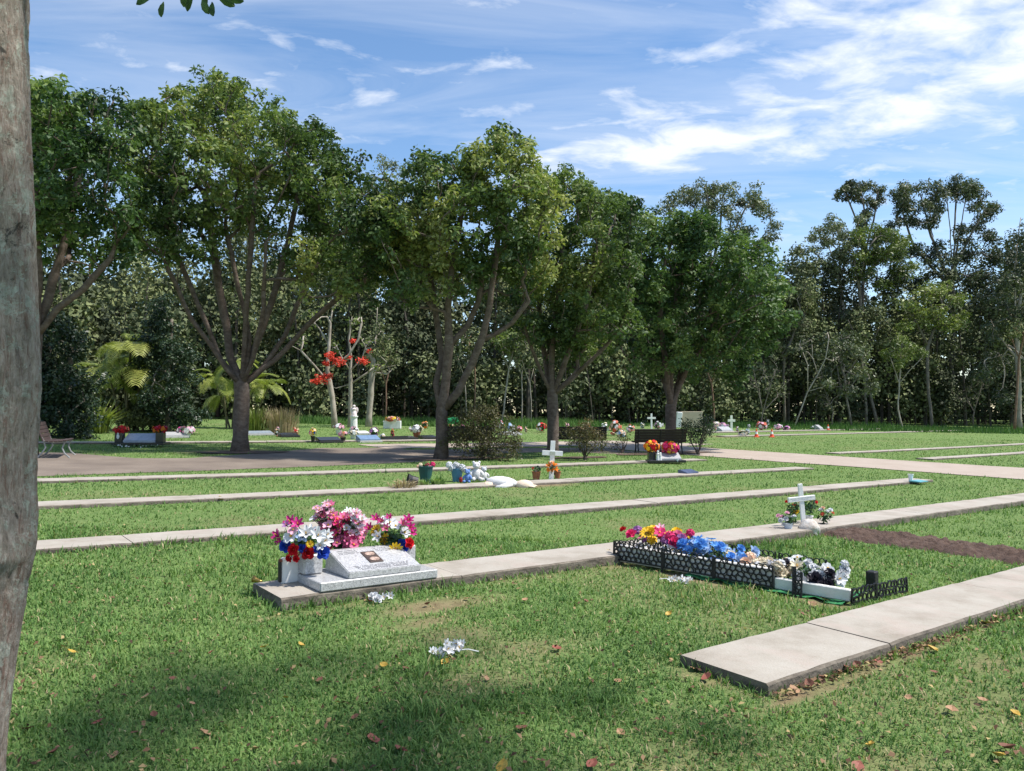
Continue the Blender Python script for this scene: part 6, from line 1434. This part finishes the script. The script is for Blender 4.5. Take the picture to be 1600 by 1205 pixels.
LLAB = {'brown': 'curled brown fallen leaf lying in the grass', 'tan': 'pale tan fallen leaf lying in the grass', 'yellow': 'yellow fallen leaf lying in the grass', 'reddish': 'reddish fallen leaf lying in the grass'}
spots = [(152, 1130, 'reddish', 17), (228, 1088, 'tan', 14), (88, 1046, 'tan', 12), (112, 1018, 'yellow', 14), (446, 1090, 'yellow', 12), (583, 1155, 'reddish', 26), (625, 1172, 'reddish', 22), (320, 1145, 'tan', 22), (690, 1112, 'tan', 24), (870, 1014, 'reddish', 18), (815, 1138, 'brown', 22),
         (600, 1040, 'yellow', 14), (634, 1046, 'brown', 12), (695, 1036, 'yellow', 16), (785, 1198, 'yellow', 26), (925, 1195, 'reddish', 22), (970, 1145, 'tan', 16), (1045, 960, 'yellow', 12), (965, 1065, 'tan', 14), (1105, 1060, 'reddish', 22), (1085, 1045, 'tan', 14), (1240, 1078, 'tan', 20), (1265, 1070, 'brown', 18), (1325, 1044, 'reddish', 18),
         (1310, 1050, 'brown', 14), (1285, 1060, 'brown', 15), (1430, 1008, 'tan', 18), (1455, 1015, 'yellow', 20), (1340, 1040, 'brown', 16), (1372, 1035, 'reddish', 14), (1395, 1022, 'brown', 16), (1410, 1014, 'tan', 14), (1487, 1110, 'tan', 22), (1575, 1170, 'brown', 26), (1560, 1182, 'yellow', 24), (1535, 1094, 'tan', 16), (1340, 1198, 'reddish', 24), (1360, 1165, 'yellow', 18),
         (1557, 966, 'tan', 16), (1540, 975, 'yellow', 16), (1585, 1116, 'yellow', 18), (1270, 945, 'tan', 16), (1290, 938, 'tan', 14), (1255, 960, 'brown', 12), (345, 778, 'yellow', 10), (345, 781, 'tan', 10), (120, 754, 'tan', 8), (210, 1145, 'brown', 14), (240, 1118, 'brown', 14), (300, 1100, 'tan', 12), (270, 1060, 'brown', 12), (330, 1020, 'reddish', 12), (412, 1012, 'yellow', 12), (470, 1008, 'yellow', 12),
         (810, 920, 'tan', 10), (820, 938, 'tan', 12), (915, 940, 'brown', 10), (668, 945, 'brown', 12), (730, 935, 'tan', 10), (500, 1062, 'brown', 12), (555, 1120, 'brown', 14), (45, 1140, 'brown', 16), (180, 1180, 'tan', 16), (85, 1175, 'brown', 16), (400, 1170, 'tan', 14), (520, 1185, 'brown', 16), (1180, 1150, 'tan', 12), (1120, 1180, 'brown', 14), (1460, 1050, 'brown', 12), (1000, 1100, 'brown', 12), (760, 1060, 'tan', 11), (905, 1085, 'reddish', 12), (1420, 1090, 'tan', 12), (1240, 1130, 'brown', 12)]
r = random.Random(12)
LAND = [('the lone white spray', G(700, 1027)), ('the bare corner of the wide strip', G(1206, 1079)), ('the foreground trunk', G(10, 1204)), ('the fallen roses by the headstone', G(594, 942)), ('the black post', G(1363, 920)), ('the lattice corner on the strip', G(958, 880)), ('the pot spilling dry grass', G(640, 764)), ('the flax beside the bench', G(152, 690))]
ORD = 'first second third fourth fifth sixth seventh eighth ninth tenth eleventh twelfth thirteenth fourteenth fifteenth sixteenth seventeenth eighteenth nineteenth twentieth'.split()
LPOS = [(G(x, y, .022), n) for x, y, n, s_q in spots]
def leaf_label(i):
    """which leaf of its colour it is, counted outwards from the landmark where that count is lowest"""
    g, n = LPOS[i]; best = None
    for lab, q in LAND:
        rank = sum(1 for h, m in LPOS if m == n and (h - q).length < (g - q).length)
        if best is None or rank < best[0]: best = (rank, lab)
    return '%s fallen leaf in the grass, %s out from %s' % (n, ORD[min(19, best[0])], best[1])
for i_, (x, y, n, s) in enumerate(spots):
    g = LPOS[i_][0]; o_ = obj('fallen_leaf', LMESH[n][r.randrange(4)], None, g, (r.uniform(-.5, .5), r.uniform(-.5, .5), r.uniform(0, 6.28)), s * .98 * g.y / FPX)
    tag(o_, leaf_label(i_), 'leaf', n + ' fallen leaves on the lawn')
# fine litter: bits of leaf and twig too small to count
rng = np.random.default_rng(77); n = 2600
yy = 2.2 * (11 / 2.2) ** rng.random(n); xx = (rng.random(n) * 2 - 1) * (yy * .72 + .5)
ue = rng.uniform(3.7, 9, 700); ve = 2.52 - np.abs(rng.normal(size=700)) * .05; xx = np.concatenate([xx, SU * ue - CU * ve]); yy = np.concatenate([yy, CU * ue + SU * ve]); n = len(xx)
zz_ = gz(xx, yy) + .022 + .012 * rng.random(n)
uu_, vv_ = SU * xx + CU * yy, -CU * xx + SU * yy
kp = ~(((vv_ > 2.54) & (vv_ < 3.17) & (uu_ > 3.69)) | ((vv_ > 5.65) & (vv_ < 6.29) & (uu_ > 2.15)))
V, Fq, rn = leaves_at(rng, np.stack([xx, yy, zz_], -1)[kp], 1, .004, .030, 1.2, 0, .6)
m_lit = leafmat('leaf_litter', [(0, (.05, .03, .02)), (.4, (.14, .075, .045)), (.75, (.27, .17, .10)), (1, (.42, .33, .15))], .8, .1, .2)
tag(obj('leaf_litter', fastmesh('leaf_litter', V, Fq, m_lit, rn)), 'scraps of dry leaf scattered through the grass', 'leaf litter', kind='stuff')
